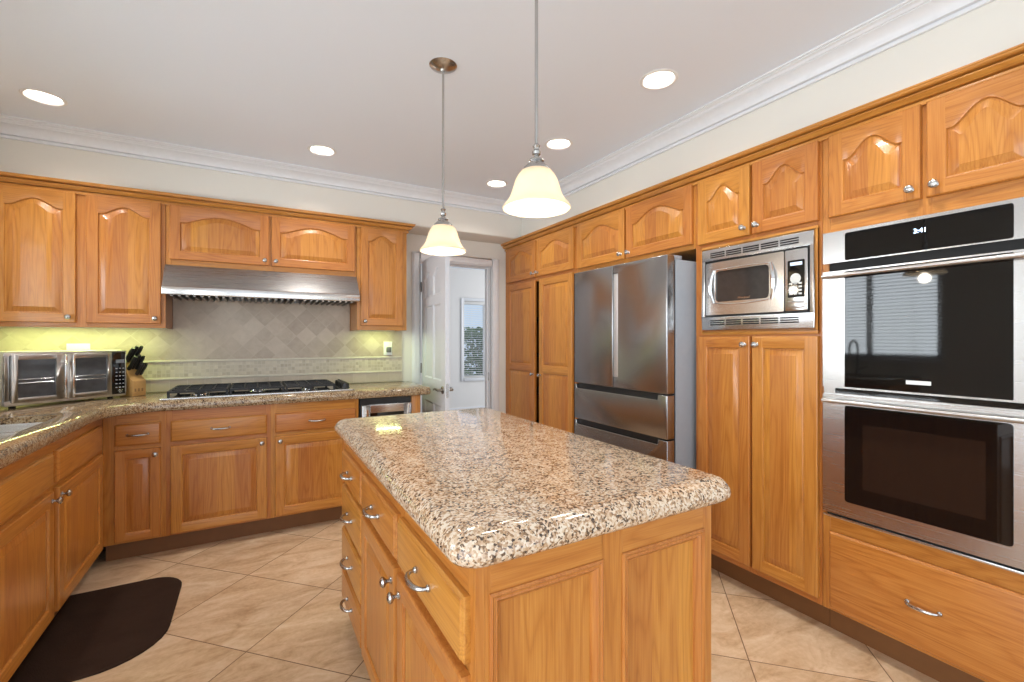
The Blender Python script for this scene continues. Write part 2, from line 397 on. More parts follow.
# doorway casing and jambs, open white door
mb = MB()
for x0, x1 in ((1.247, 1.325), (2.055, 2.138)):
    mb.box(x0, x1, YB - .018, YB, 0, 2.11); o = .012
    mb.box(x0 + o, x1 - o, YB - .026, YB - .018, 0, 2.11 - o)
mb.box(1.325, 2.055, YB - .018, YB, 2.035, 2.11); mb.box(1.325, 2.055, YB - .026, YB - .018, 2.047, 2.098)
struct(mb.build('trim_4', white_paint, bevel=.003))
mb = MB(); mb.box(1.315, 1.334, YB, YB + .12, 0, 2.045); mb.box(2.046, 2.066, YB, YB + .12, 0, 2.045); mb.box(1.334, 2.046, YB, YB + .12, 2.03, 2.05)
mb.box(2.034, 2.046, YB + .05, YB + .08, 0, 2.03); mb.box(1.334, 2.034, YB + .05, YB + .08, 2.018, 2.03)
jb = struct(mb.build('trim_5', white_paint, smooth=0))
MB().box(2.0455, 2.0462, YB + .018, YB + .045, .90, .98).build('strike_plate', nickel, jb, smooth=0)

DW = .735
d1 = bpy.data.objects.new('door_1', None); COL.objects.link(d1); struct(d1)
d1.location = (1.336, YB - .022, 0); d1.rotation_euler = (0, 0, math.radians(-94.5))
# local: x from hinge to free edge, y = thickness (0 .. .035), the face at y = 0 looks to the left of the kitchen
def door_panel_frame(mb, w, h, rects, y0, sgn, st=.012):
    for x0, x1, z0, z1, A in rects:
        L = []
        def lp(d, y):
            N = 14
            top = [(x1 - d - (x1 - x0 - 2 * d) * i / N, y, z1 - d - A * (1 - (.5 - .5 * math.cos(2 * PI * i / N)) ** .8)) for i in range(N + 1)]
            return [(x0 + d + (x1 - x0 - 2 * d) * i / N, y, z0 + d) for i in range(N + 1)] + top
        mb.loops([lp(0, y0), lp(.012, y0 + sgn * .010), lp(.020, y0 + sgn * .010), lp(.045, y0 + sgn * .003)], cap1=True)
mb = MB(); rects = []
for x0, x1 in ((.11, .345), (.39, .625)):
    rects += [(x0, x1, .22, .78, 0), (x0, x1, .98, 1.60, 0), (x0, x1, 1.68, 1.90, .05)]
ring = [(0, .005), (DW, .005), (DW, 2.02), (0, 2.02)]
def rectloop(r): 
    return r
# faces with openings for the moulded panels
for yy, sg in ((0, 1), (.035, -1)):
    xs = [0, .11, .345, .39, .625, DW]; zs = [.005, .22, .78, .98, 1.60, 1.68, 1.90, 2.02]
    for i in range(5):
        for j in range(7):
            if i in (1, 3) and j in (1, 3, 5):
                if j == 5:
                    x0, x1, z1, A = xs[i], xs[i + 1], 1.90, .05; N = 14
                    top = [(x0 + (x1 - x0) * k / N, yy, z1 - A * (1 - (.5 - .5 * math.cos(2 * PI * k / N)) ** .8)) for k in range(N + 1)]
                    hi = [(x0 + (x1 - x0) * k / N, yy, z1) for k in range(N + 1)]
                    for k in range(N): mb.add([top[k], top[k + 1], hi[k + 1], hi[k]], [(0, 1, 2, 3)])
                continue
            mb.add([(xs[i], yy, zs[j]), (xs[i + 1], yy, zs[j]), (xs[i + 1], yy, zs[j + 1]), (xs[i], yy, zs[j + 1])], [(0, 1, 2, 3)])
    door_panel_frame(mb, DW, 2.02, rects, yy, sg)
mb.add([(0,0,.005),(0,.035,.005),(0,.035,2.02),(0,0,2.02),(DW,0,.005),(DW,.035,.005),(DW,.035,2.02),(DW,0,2.02)], [(0,1,2,3),(4,5,6,7),(0,1,5,4),(3,2,6,7)])
slabd = mb.build('slab', door_paint, d1, smooth=25)
for yy, s in ((0, -1), (.035, 1)):
    mb = MB(); c = (DW - .06, yy, .915)
    mb.lathe([(0, s * .001), (.030, s * .001), (.031, s * .006), (.026, s * .011), (.012, s * .014), (.011, s * .045), (0, s * .046)], c, 'y', 20)
    mb.tube([(c[0], yy + s * .04, c[2]), (c[0] - .03, yy + s * .047, c[2] + .004), (c[0] - .07, yy + s * .047, c[2] + .006), (c[0] - .105, yy + s * .046, c[2] - .004), (c[0] - .118, yy + s * .040, c[2] - .002)], [.010, .010, .008, .008, .006])
    mb.build('lever_handle', pewter, d1)
MB().box(DW - .0005, DW + .001, .006, .029, .86, .97).build('latch_plate', nickel, d1, smooth=0)
for z in (.25, 1.05, 1.79):
    mb = MB(); mb.tube([(-.008, -.006, z - .045), (-.008, -.006, z + .045)], .007); mb.box(-.03, -.004, -.003, -.001, z - .044, z + .044); mb.box(-.004, .0, -.004, .03, z - .044, z + .044)
    mb.build('hinge', pewter, d1)

# hall beyond the doorway
HX0, HX1, HY0, HY1, HZ = -.2, 5.3, YB + .12, 7.5, 2.575
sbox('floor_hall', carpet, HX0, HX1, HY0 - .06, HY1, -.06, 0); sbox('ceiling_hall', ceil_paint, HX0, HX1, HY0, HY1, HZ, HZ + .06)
mb = MB(); A0, A1, B0, B1 = 3.26, 4.15, .62, 2.0
mb.box(HX0, A0, HY1, HY1 + .12, 0, HZ); mb.box(A1, HX1, HY1, HY1 + .12, 0, HZ); mb.box(A0, A1, HY1, HY1 + .12, 0, B0); mb.box(A0, A1, HY1, HY1 + .12, B1, HZ)
struct(mb.build('wall_hall_back', hall_paint, smooth=0)); sbox('wall_hall_left', hall_paint, HX0 - .1, HX0, HY0, HY1, 0, HZ)
mb = MB(); mb.box(HX1, HX1 + .02, HY0, 5.0, 0, HZ); mb.box(HX1, HX1 + .02, 6.8, HY1, 0, HZ); mb.box(HX1, HX1 + .02, 5.0, 6.8, 0, .55); mb.box(HX1, HX1 + .02, 5.0, 6.8, 2.45, HZ)  # unseen opening added on this side to brighten the hall
struct(mb.build('wall_hall_right', hall_paint, smooth=0))
struct(MB().box(HX0, HX1, HY1 - .014, HY1, 0, .10).build('baseboard_hall', white_paint, bevel=.003))
w2 = bpy.data.objects.new('window_2', None); COL.objects.link(w2); struct(w2)
mb = MB(); cw = .055
mb.box(A0 - cw, A0, HY1 - .02, HY1, B0 - cw, B1 + cw); mb.box(A1, A1 + cw, HY1 - .02, HY1, B0 - cw, B1 + cw); mb.box(A0, A1, HY1 - .02, HY1, B1, B1 + cw); mb.box(A0, A1, HY1 - .035, HY1, B0 - cw, B0)
mb.build('casing', white_paint, w2, bevel=.003)
mb = MB()
for x in (A0 + .02, (A0 + A1) / 2, A1 - .02): mb.box(x - .02, x + .02, HY1 + .07, HY1 + .10, B0, B1)
for z in (B0 + .02, B1 - .02): mb.box(A0, A1, HY1 + .07, HY1 + .10, z - .02, z + .02)
mb.build('frame', white_paint, w2, smooth=0); MB().box(A0, A1, HY1 + .083, HY1 + .087, B0, B1).build('pane', pane, w2, smooth=0)

def blind(name, label, axis, c, a0, a1, z0, z1, n, tilt):
    t = thing(name, label, 'blind', (c[0], c[1], 0)); hw = .022
    def P(u, w, z): return (u, w, z) if axis == 'x' else (w, u, z)
    mb = MB()
    for i in range(n):
        z = z0 + .03 + (z1 - z0 - .09) * i / (n - 1)
        dy, dz = hw * math.cos(tilt), hw * math.sin(tilt)
        vs = []
        for u in (a0, a1):
            vs += [P(u, -dy, z - dz), P(u, 0, z + .003), P(u, dy, z + dz), P(u, dy, z + dz - .002), P(u, 0, z + .001), P(u, -dy, z - dz - .002)]
        mb.add(vs, [tuple(range(6)), tuple(range(6, 12))] + [(k, (k + 1) % 6, 6 + (k + 1) % 6, 6 + k) for k in range(6)])
    mb.build('slats', slat_mat, t, smooth=0)
    q = [P(a0, -.025, z1 - .05), P(a1, .025, z1)]
    MB().box(min(q[0][0], q[1][0]), max(q[0][0], q[1][0]), min(q[0][1], q[1][1]), max(q[0][1], q[1][1]), z1 - .05, z1).build('headrail', slat_mat, t, bevel=.003)
    for f in (.18, .82):
        p = P(a0 + (a1 - a0) * f, -.024, 0); MB().tube([(p[0], p[1], z0 + .02), (p[0], p[1], z1 - .04)], .0015, 6).build('cord', slat_mat, t)
    q = [P(a0, -.02, 0), P(a1, .02, 0)]
    MB().box(min(q[0][0], q[1][0]), max(q[0][0], q[1][0]), min(q[0][1], q[1][1]), max(q[0][1], q[1][1]), z0 + .003, z0 + .02).build('bottom_rail', slat_mat, t, bevel=.003)
    return t
blind('window_blind', 'white slatted blind in the hall window beyond the open door', 'x', (0, HY1 + .035), A0 + .008, A1 - .008, B0, B1 - .004, 34, .10)
blind('window_blind', 'white slatted blind in the window over the sink', 'y', (XL - .015, 0), WY0 + .008, WY1 - .008, WZ0, WZ1 - .004, 26, .12)

# shrubs outside both windows
def shrub(label, cx, cy, rx, ry, h, n):
    t = thing('garden_shrub', label, 'shrub', (cx, cy, 0)); mb = MB()
    for _ in range(n):
        a = random.uniform(0, 2 * PI); zz = random.uniform(.03, 1); r = (1 - .35 * zz) * math.sqrt(random.random())
        p = Vector((rx * r * math.cos(a), ry * r * math.sin(a), zz * h)); s = random.uniform(.035, .075)
        q = Vector((random.gauss(0, 1), random.gauss(0, 1), random.gauss(0, 1))).normalized(); w = q.orthogonal().normalized()
        mb.add([p - q * s, p + w * s * .45 + Vector((0, 0, .006)), p + q * s, p - w * s * .45], [(0, 1, 2), (0, 2, 3)])
    mb.build('foliage', leaf_mat, t, smooth=0)
    mb = MB()
    for k in range(5):
        a = k * 1.3; mb.tube([(0, 0, 0), (rx * .2 * math.cos(a), ry * .2 * math.sin(a), h * .4), (rx * .45 * math.cos(a), ry * .45 * math.sin(a), h * .85)], [.02, .014, .006], 6)
    mb.build('stem', inside_dark, t)
shrub('bushy green shrub outside the hall window', 4.3, 8.7, .95, .5, 1.55, 2800)
shrub('bushy green shrub outside the sink window', -2.6, 2.75, .5, .6, 1.75, 1500)
sbox('ground_outside', plain('garden_soil', (.16, .14, .09), .9), -6, 9, YB + 3.7, 14, -.12, -.06); sbox('ground_side', plain('garden_paving', (.35, .33, .30), .9), -6, XL - .12, -3, YB + 3.6, -.12, -.06)

# ------------------------------------------------------------------ cabinet parts
def knob_mesh():
    return MB().lathe([(0, 0), (.010, 0), (.010, -.002), (.0055, -.006), (.005, -.013), (.009, -.017), (.0145, -.021), (.0155, -.026), (.012, -.031), (.005, -.034), (0, -.0345)], (0, 0, 0), 'y', 18)
_k = knob_mesh().build('knob', nickel); KNOB = _k.data; bpy.data.objects.remove(_k)
def pull_mesh(L=.096, rise=.03, r=.0052):
    mb = MB(); pts = []; rs = []
    for i in range(15):
        s = i / 14; a = PI * s
        pts.append((-L / 2 * math.cos(a) , -.004 - rise * math.sin(a) ** .75, 0)); rs.append(r * (.9 + .35 * math.sin(a)))
    mb.tube(pts, rs, 8)
    for x in (-L / 2, L / 2): mb.lathe([(0, 0), (.0085, 0), (.0085, -.004), (.006, -.008), (0, -.008)], (x, 0, 0), 'y', 14)
    return mb
_k = pull_mesh().build('handle', nickel); PULL = _k.data; bpy.data.objects.remove(_k)
def place(name, me, parent, loc, scale=None):
    o = bpy.data.objects.new(name, me); COL.objects.link(o); o.parent = parent; o.location = loc
    if scale: o.scale = scale
    return o

def shape(s, w=.3):
    q = min(1, max(0, (s - .06) / .88)); return (.5 - .5 * math.cos(2 * PI * q)) ** (.78 if w < .42 else .58)
def make_door(parent, x0, x1, z0, z1, y=0, sw=.055, panels=None, arch=0, knob=None, th=.021, name='door', rail=None):
    """a framed cabinet door with raised panels; local frame, front looks to -y"""
    w, h = x1 - x0, z1 - z0; rail = rail or sw; e = .005
    if panels is None: panels = [(rail, h - rail)]
    mb = MB(); F, B = 0, th
    N = 24 if arch else 1
    S = [i / N for i in range(N + 1)]
    def pl(d, yy, za, zb, A):
        xa, xb = sw + d, w - sw - d
        bot = [(xa + (xb - xa) * s, yy, za + d) for s in S]
        top = [(xa + (xb - xa) * s, yy, zb - d - A * (1 - shape(s, w))) for s in S]
        return bot + top[::-1]
    # stiles
    mb.add([(e, F, e), (sw, F, e), (sw, F, h - e), (e, F, h - e)], [(0, 1, 2, 3)], 0)
    mb.add([(w - sw, F, e), (w - e, F, e), (w - e, F, h - e), (w - sw, F, h - e)], [(0, 1, 2, 3)], 0)
    # rails
    zprev = e
    for k, (za, zb) in enumerate(panels):
        A = arch if k == len(panels) - 1 else 0
        mb.add([(sw, F, zprev), (w - sw, F, zprev), (w - sw, F, za), (sw, F, za)], [(0, 1, 2, 3)], 1)
        if k == len(panels) - 1:
            top = [(sw + (w - 2 * sw) * s, F, zb - A * (1 - shape(s, w))) for s in S]
            for i in range(N):
                a, b = top[i], top[i + 1]
                mb.add([a, b, (b[0], F, h - e), (a[0], F, h - e)], [(0, 1, 2, 3)], 1)
        zprev = zb
        mb.loops([pl(0, F, za, zb, A), pl(.003, F + .0015, za, zb, A), pl(.006, F + .008, za, zb, A)], 0)
    lo = [(e, F, e), (w - e, F, e), (w - e, F, h - e), (e, F, h - e)]
    lm = [(.0015, F + .002, .0015), (w - .0015, F + .002, .0015), (w - .0015, F + .002, h - .0015), (.0015, F + .002, h - .0015)]
    l1 = [(0, F + .006, 0), (w, F + .006, 0), (w, F + .006, h), (0, F + .006, h)]
    l2 = [(0, B, 0), (w, B, 0), (w, B, h), (0, B, h)]
    mb.loops([lo, lm, l1, l2], 0, cap1=True)
    d = mb.build(name, OAK, parent, (x0, y - th, z0), smooth=28)
    for k, (za, zb) in enumerate(panels):
        A = arch if k == len(panels) - 1 else 0
        pm = MB(); L = [pl(.005, F + .0085, za, zb, A), pl(.011, F + .0085, za, zb, A), pl(.015, F + .006, za, zb, A), pl(.036, F + .0028, za, zb, A), pl(.038, F + .0015, za, zb, A)]
        pm.loops(L, 0); n = len(S); last = L[-1]
        for i in range(n - 1):
            pm.add([last[i], last[i + 1], last[2 * n - 2 - i], last[2 * n - 1 - i]], [(0, 1, 2, 3)], 0)
        pm.build('panel', oak_p, d, smooth=28)
    if knob: place('knob', KNOB, d, (knob[0], 0, knob[1]))
    return d
def make_drawer(parent, x0, x1, z0, z1, y=0, pull=True, th=.021, name='drawer', pz=None):
    w, h = x1 - x0, z1 - z0; mb = MB()
    def r(d, yy): return [(d, yy, d), (w - d, yy, d), (w - d, yy, h - d), (d, yy, h - d)]
    mb.loops([r(.012, 0), r(.008, .001), r(.006, .004), r(.002, .006), r(0, .009), r(0, th)], 1, cap0=True, cap1=True)
    d = mb.build(name, OAK, parent, (x0, y - th, z0), smooth=28)
    if pull: place('handle', PULL, d, (w / 2, 0, pz if pz else h / 2))
    return d
def carcass(parent, w, z0, z1, depth, stiles, rails, toe=False, lift=0, back=True, t=.018):
    """open box with a face frame: stiles [(x0,x1)], rails [(x0,x1,z0,z1)]"""
    mb = MB()
    mb.box(0, t, .019, depth, z0, z1); mb.box(w - t, w, .019, depth, z0, z1)
    mb.box(t, w - t, .019, depth, z0 + lift, z0 + lift + t, 1); mb.box(t, w - t, .019, depth, z1 - t, z1, 1)
    if back: mb.box(t, w - t, depth - .008, depth, z0 + lift + t, z1 - t, 2)
    mb.build('body', [oak_v, oak_h, inside_dark], parent, smooth=0)
    fm = MB()
    for s in stiles:
        a, b = s[0], s[1]; lo, hi = (s[2], s[3]) if len(s) > 2 else (z0, z1)
        fm.box(a, b, 0, .0195, lo, hi, 0)
    for a, b, lo, hi in rails: fm.box(a, b, .0005, .019, lo, hi, 1)
    fm.build('face_frame', OAK, parent, bevel=.0012, seg=1, smooth=0)
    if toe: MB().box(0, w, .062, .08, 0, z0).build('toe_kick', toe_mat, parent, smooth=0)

RZ = -PI / 2
def right(name, label, cat, y, **k): return thing(name, label, cat, (2.22, y, 0), RZ, **k)
ZT = 2.222                                             # cabinet tops under the cornice
# pantry, over-fridge cabinet, microwave tower, oven tower --------------------------------
t = right('pantry_cabinet', 'tall oak double-door pantry cabinet left of the steel fridge', 'cabinet', 4.046); w = 1.171; X = lambda y: 4.046 - y
carcass(t, w, .115, ZT, .61, [(0, .06), (w - .03, w), (X(3.47), X(3.43), 1.84, ZT)], [(.06, w - .03, 1.835, 1.88), (.06, w - .03, 2.195, ZT), (.06, w - .03, .115, .14)], toe=True)
make_door(t, X(3.982), X(3.46), 1.872, 2.208, arch=.062, knob=(.522 - .028, .035)); make_door(t, X(3.44), X(2.90), 1.872, 2.208, arch=.062, knob=(.028, .035))
h = 1.845 - .135; pn = [(.055, .885), (.945, h - .055)]
make_door(t, X(3.982), X(3.467), .135, 1.845, panels=pn, knob=(.515 - .026, .86)); make_door(t, X(3.398), X(2.912), .135, 1.845, panels=pn, knob=(.026, .86))
mb = MB()
for z in (.45, .80, 1.15, 1.5): mb.box(.03, w - .03, .05, .58, z, z + .016)
mb.build('shelf', inside_dark, t, smooth=0)

t = right('wall_cabinet', 'two-door oak cabinet with arched panels directly above the fridge', 'cabinet', 2.874); w = 1.112; X = lambda y: 2.874 - y
carcass(t, w, 1.835, ZT, .61, [(0, .035), (w - .02, w), (X(2.345), X(2.295))], [(.035, w - .02, 1.835, 1.885), (.035, w - .02, 2.195, ZT)])
make_door(t, X(2.85), X(2.328), 1.862, 2.208, arch=.07, knob=(.522 - .03, .035)); make_door(t, X(2.312), X(1.777), 1.862, 2.208, arch=.07, knob=(.03, .035))

t = right('microwave_cabinet', 'tall oak cabinet tower that holds the built-in microwave', 'cabinet', 1.761); w = .671; X = lambda y: 1.761 - y
carcass(t, w, .115, ZT, .61, [(0, .04), (w - .026, w), (X(1.44), X(1.396), .115, 1.335), (X(1.44), X(1.396), 1.825, ZT)],
        [(.04, w - .026, .115, .165), (.04, w - .026, 1.30, 1.362), (.04, w - .026, 1.806, 1.86), (.04, w - .026, 2.19, ZT), (.04, X(1.703), 1.362, 1.806)], toe=True)
make_door(t, X(1.737), X(1.424), 1.845, 2.205, arch=.066, knob=(.313 - .028, .04)); make_door(t, X(1.410), X(1.100), 1.845, 2.205, arch=.066, knob=(.028, .04))
make_door(t, X(1.735), X(1.423), .148, 1.326, knob=(.312 - .026, 1.178 - .042)); make_door(t, X(1.411), X(1.100), .148, 1.326, knob=(.026, 1.178 - .042))
fm = MB(); a, b = X(1.714), X(1.103)
for q in ((a, b, 1.336, 1.352), (a, b, 1.812, 1.826)): fm.box(q[0], q[1], -.012, 0, q[2], q[3], 1)
for q in ((a - .006, a), (b - .012, b)): fm.box(q[0], q[1], -.012, 0, 1.352, 1.812, 0)
fm.build('opening_trim', OAK, t, bevel=.002)
MB().box(.018, w - .018, .02, .6, 1.335, 1.352).build('shelf', oak_h, t, smooth=0)

t = right('oven_cabinet', 'tall oak cabinet tower built around the double wall oven', 'cabinet', 1.088); w = .716; X = lambda y: 1.088 - y
carcass(t, w, .115, ZT, .61, [(0, .03), (w - .03, w), (X(.752), X(.708), 1.78, ZT)], [(.03, w - .03, .115, .15), (.03, w - .03, .45, .533), (.03, w - .03, 1.782, 1.86), (.03, w - .03, 2.19, ZT)], toe=True)
make_door(t, X(1.058), X(.738), 1.845, 2.205, arch=.066, knob=(.32 - .028, .04)); make_door(t, X(.722), X(.402), 1.845, 2.205, arch=.066, knob=(.028, .04))
make_drawer(t, X(1.056), X(.404), .130, .466)

# cornice mouldings on both cabinet runs
CN = [(0, 2.200), (.012, 2.200), (.013, 2.208), (.012, 2.215), (.003, 2.216), (.003, 2.221), (.022, 2.222), (.030, 2.230), (.038, 2.238), (.038, 2.242), (.026, 2.243), (.026, 2.248), (.048, 2.249), (.054, 2.254), (.055, 2.260), (.058, 2.262), (.058, 2.268), (0, 2.268)]
def cornice(name, label, path):
    mb = MB(); lps = []
    for (p, nrm) in path: lps.append([(p[0] + nrm[0] * q, p[1] + nrm[1] * q, z) for q, z in CN])
    n = len(CN); vs = [v for l in lps for v in l]; fs = []
    for j in range(len(lps) - 1):
        for i in range(n): fs.append((j * n + i, j * n + (i + 1) % n, (j + 1) * n + (i + 1) % n, (j + 1) * n + i))
    fs += [tuple(range(n)), tuple((len(lps) - 1) * n + i for i in range(n))]
    mb.add(vs, fs, 1)
    o = mb.build(name, OAK, smooth=35); tag(o, label, 'moulding'); return o
# oak grain follows local x; the right run is built along x and turned
cornice('cabinet_cornice', 'stepped oak cornice along the top of the back wall cabinets', [((XL + .002, 3.7455), (0, -1)), ((1.112, 3.7455), (1, -1)), ((1.112, 4.046), (1, 0))])
c = cornice('cabinet_cornice', 'stepped oak cornice along the top of the right-hand tall cabinets', [((0, 0), (-.001, -1)), ((3.674, 0), (1, -1)), ((3.674, .6), (1, 0))])
c.location = (2.2195, 4.046, 0); c.rotation_euler = (0, 0, RZ)

# back wall cabinets ----------------------------------------------------------------------
def back(name, label, x, y=3.745, **k): return thing(name, label, 'cabinet', (x, y, 0), 0, **k)
t = back('wall_cabinet', 'tall two-door oak wall cabinet above the toaster oven', XL + .002); x0 = XL + .002; w = -.508 - x0; X = lambda x: x - x0
carcass(t, w, 1.385, ZT, .302, [(0, .11), (w - .025, w), (X(-.96), X(-.886))], [(.11, w - .025, 1.385, 1.425), (.11, w - .025, 2.19, ZT)], lift=.032)
make_door(t, X(-1.312), X(-.946), 1.412, 2.205, arch=.05, knob=(.366 - .03, .035)); make_door(t, X(-.900), X(-.530), 1.412, 2.205, arch=.05, knob=(.37 - .03, .035))
t = back('wall_cabinet', 'short two-door oak wall cabinet directly above the range hood', -.505); x0 = -.505; w = 1.212; X = lambda x: x - x0
carcass(t, w, 1.806, ZT, .302, [(0, .03), (w - .025, w), (X(.07), X(.135))], [(.03, w - .025, 1.806, 1.86), (.03, w - .025, 2.19, ZT)])
make_door(t, X(-.485), X(.095), 1.842, 2.205, arch=.055, knob=(.58 - .028, .035)); make_door(t, X(.110), X(.692), 1.842, 2.205, arch=.055, knob=(.028, .035))
t = back('wall_cabinet', 'narrow single-door oak wall cabinet right of the range hood', .710); x0 = .710; w = .40; X = lambda x: x - x0
carcass(t, w, 1.385, ZT, .302, [(0, .04), (w - .05, w)], [(.04, w - .05, 1.385, 1.44), (.04, w - .05, 2.19, ZT)], lift=.032)
make_door(t, X(.737), X(1.075), 1.42, 2.205, arch=.05, knob=(.03, .035))

# back base cabinets ----------------------------------------------------------------------
YBASE = 3.45
def base(label, x, w, stl, rls): 
    t = back('base_cabinet', label, x, YBASE); carcass(t, w, .112, .876, .596, stl, rls, toe=True); return t
R3 = lambda w: [(.02, w - .02, .112, .14), (.02, w - .02, .65, .70), (.02, w - .02, .80, .876)]
x0 = -.76; w = .295; t = base('narrow oak base cabinet with one drawer, at the inside corner', x0, w, [(0, .07), (w - .035, w)], R3(w)); X = lambda x: x - x0
make_drawer(t, X(-.705), X(-.490), .685, .812); make_door(t, X(-.705), X(-.490), .125, .660, sw=.048, knob=(.215 - .024, .535 - .035))
x0 = -.465; w = .563; t = base('wide oak base cabinet under the left half of the cooktop', x0, w, [(0, .035), (w - .035, w)], R3(w))
make_drawer(t, X(-.442), X(.075), .685, .812); make_door(t, X(-.442), X(.075), .125, .660, knob=(.517 - .03, .535 - .032))
x0 = .098; w = .567; t = base('oak base cabinet left of the small wine cooler', x0, w, [(0, .035), (w - .03, w)], R3(w))
make_drawer(t, X(.123), X(.644), .685, .812); make_door(t, X(.123), X(.644), .125, .660, knob=(.03, .535 - .032))
t = back('end_panel', 'plain oak end panel right of the wine cooler', 1.062, YBASE); tag(t, 'plain oak end panel right of the wine cooler', 'panel')
MB().box(0, .07, 0, .596, 0, .876).build('board', oak_v, t, bevel=.002)

# sink base along the left wall -----------------------------------------------------------
def leftc(label, y): return thing('base_cabinet', label, 'cabinet', (-.76, y, 0), PI / 2)
y0 = 1.955; w = 1.493; t = leftc('wide two-door oak sink base cabinet behind the dark mat', y0); X = lambda y: y - y0
carcass(t, w, .112, .70, .65, [(0, .05), (w - .085, w), (X(2.645), X(2.705))], R3(w)[:2], toe=True)
fm = MB(); fm.box(.0, w, .0005, .0185, .80, .876, 1); fm.box(0, .05, 0, .019, .70, .80, 0); fm.box(X(2.645), X(2.705), 0, .019, .70, .80, 0); fm.box(w - .085, w, 0, .019, .70, .80, 0)
fm.box(.05, w - .085, .006, .018, .70, .80, 1)
fm.build('apron', OAK, t, smooth=0)
fm = MB(); fm.box(0, .0185, .0195, .655, .701, .876, 0); fm.build('end_board', OAK, t, smooth=0)
make_drawer(t, X(1.985), X(2.648), .688, .826, pull=False, name='false_drawer'); make_drawer(t, X(2.703), X(3.366), .688, .826, pull=False, name='false_drawer')
make_door(t, X(1.985), X(2.648), .125, .664, knob=(.663 - .026, .539 - .035)); make_door(t, X(2.703), X(3.366), .125, .664, knob=(.026, .539 - .035))

# granite worktop with rounded inside corner ----------------------------------------------
SX0, SX1, SY0, SY1 = -1.26, -.825, 2.16, 3.06
ZTOP = .938
outer = [(XL + .004, 1.93), (-.722, 1.93), (-.722, 3.15)]
outer += [(x, y) for x, y in arc(-.722 + .26, 3.15, .26, 180, 90, 10)][1:]
outer += arc(1.215 - .04, 3.41 + .04, .04, -90, 0, 5) + [(1.215, 4.045), (XL + .004, 4.045)]
EDGE = [(.016, .878), (.006, .881), (.001, .889), (0, .902), (.001, .916), (.004, .926), (.010, .934), (.018, .938)]
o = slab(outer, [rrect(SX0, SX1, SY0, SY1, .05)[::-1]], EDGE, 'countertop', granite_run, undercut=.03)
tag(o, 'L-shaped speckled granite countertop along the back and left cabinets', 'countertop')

sk = thing('kitchen_sink', 'stainless double-bowl undermount sink in the left counter', 'sink', (0, 0, 0))
def bowl(y0, y1, zb):
    mb = MB(); L = []
    for d, z in ((-.012, .9075), (.0, .9075), (.002, .895), (.012, zb + .03), (.03, zb + .006), (.05, zb)):
        L.append([(x, y, z) for x, y in rrect(SX0 + .002 + d, SX1 - .002 - d, y0 + d, y1 - d, .055, 6)])
    mb.loops(L, cap1=True)
    b = mb.build('bowl', steel_h, sk, smooth=50)
    cx, cy = (SX0 + SX1) / 2, (y0 + y1) / 2
    MB().lathe([(0, zb + .0005), (.02, zb + .0015), (.036, zb + .003), (.042, zb + .001)], (cx, cy, 0), 'z', 24).build('drain', bright, b)
bowl(SY0 + .004, 2.775, .70); bowl(2.80, SY1 - .004, .74)
MB().box(SX0, SX1, 2.776, 2.799, .80, .900).build('divider', steel_h, sk, bevel=.006)
fc = thing('faucet', 'tall dark gooseneck faucet standing behind the sink', 'faucet', (-1.33, 2.45, ZTOP))
mb = MB(); mb.lathe([(0, 0), (.028, 0), (.028, .006), (.02, .012), (.016, .05), (0, .05)], (0, 0, 0), 'z', 20); mb.build('base', pewter, fc)
mb = MB(); pts = [(0, 0, .04), (0, 0, .25)] + [(.09 - .09 * math.cos(a), 0, .27 + .09 * math.sin(a)) for a in [PI * i / 10 for i in range(11)]] + [(.18, 0, .20), (.18, 0, .17)]
mb.tube(pts, .011, 12); mb.build('spout', pewter, fc)
MB().tube([(0, -.015, .05), (.0, -.05, .06), (.0, -.10, .085)], [.008, .007, .005]).build('lever', pewter, fc)

# backsplash ------------------------------------------------------------------------------
bs = thing('backsplash', 'beige travertine tile backsplash behind the cooktop', 'backsplash', (0, 4.038, 0))
MB().box(XL + .002, 1.152, 0, .0115, 1.162, 1.384).box(-.505, .705, 0, .0115, 1.384, 1.80).build('field_tile', splash_diag, bs, smooth=0)
MB().box(XL + .002, 1.152, .001, .0115, 1.036, 1.146).build('mosaic_band', splash_mos, bs, (0, 0, 0), smooth=0)
for z in (1.020, 1.146): MB().box(XL + .002, 1.152, -.009, .0115, z, z + .016).build('liner', liner_mat, bs, bevel=.005)
MB().box(XL + .002, 1.152, .001, .0115, ZTOP + .001, 1.020).build('base_tile', splash_row, bs, smooth=0)
MB().box(1.152, 1.158, .0, .0115, ZTOP + .001, 1.384).build('edge_strip', liner_mat, bs, smooth=0)

# range hood ------------------------------------------------------------------------------
hood_steel = steel('hood_steel', (.40, .39, .385), .27, 0)
hd = thing('range_hood', 'wide stainless steel range hood above the cooktop', 'range hood', (-.507, 0, 0)); w = 1.207
mb = MB(); mb.prism([(3.722, 1.803), (3.590, 1.652), (3.580, 1.644), (3.600, 1.640), (3.72, 1.79), (4.02, 1.79), (4.02, 1.803)], 0, w, 'x'); 
for x in (0, w - .012): mb.prism([(3.722, 1.803), (3.582, 1.646), (3.582, 1.602), (4.02, 1.625), (4.02, 1.803)], x, x + .012, 'x')
mb.build('canopy', hood_steel, hd, bevel=.0015, smooth=0)
MB().box(0, w, 3.574, 3.586, 1.597, 1.648).build('front_lip', steel('stainless_lip', (.74, .74, .74), .2, 0), hd, bevel=.004)
MB().box(.012, w - .012, 4.0, 4.02, 1.60, 1.80).build('back_plate', steel_h, hd, smooth=0)
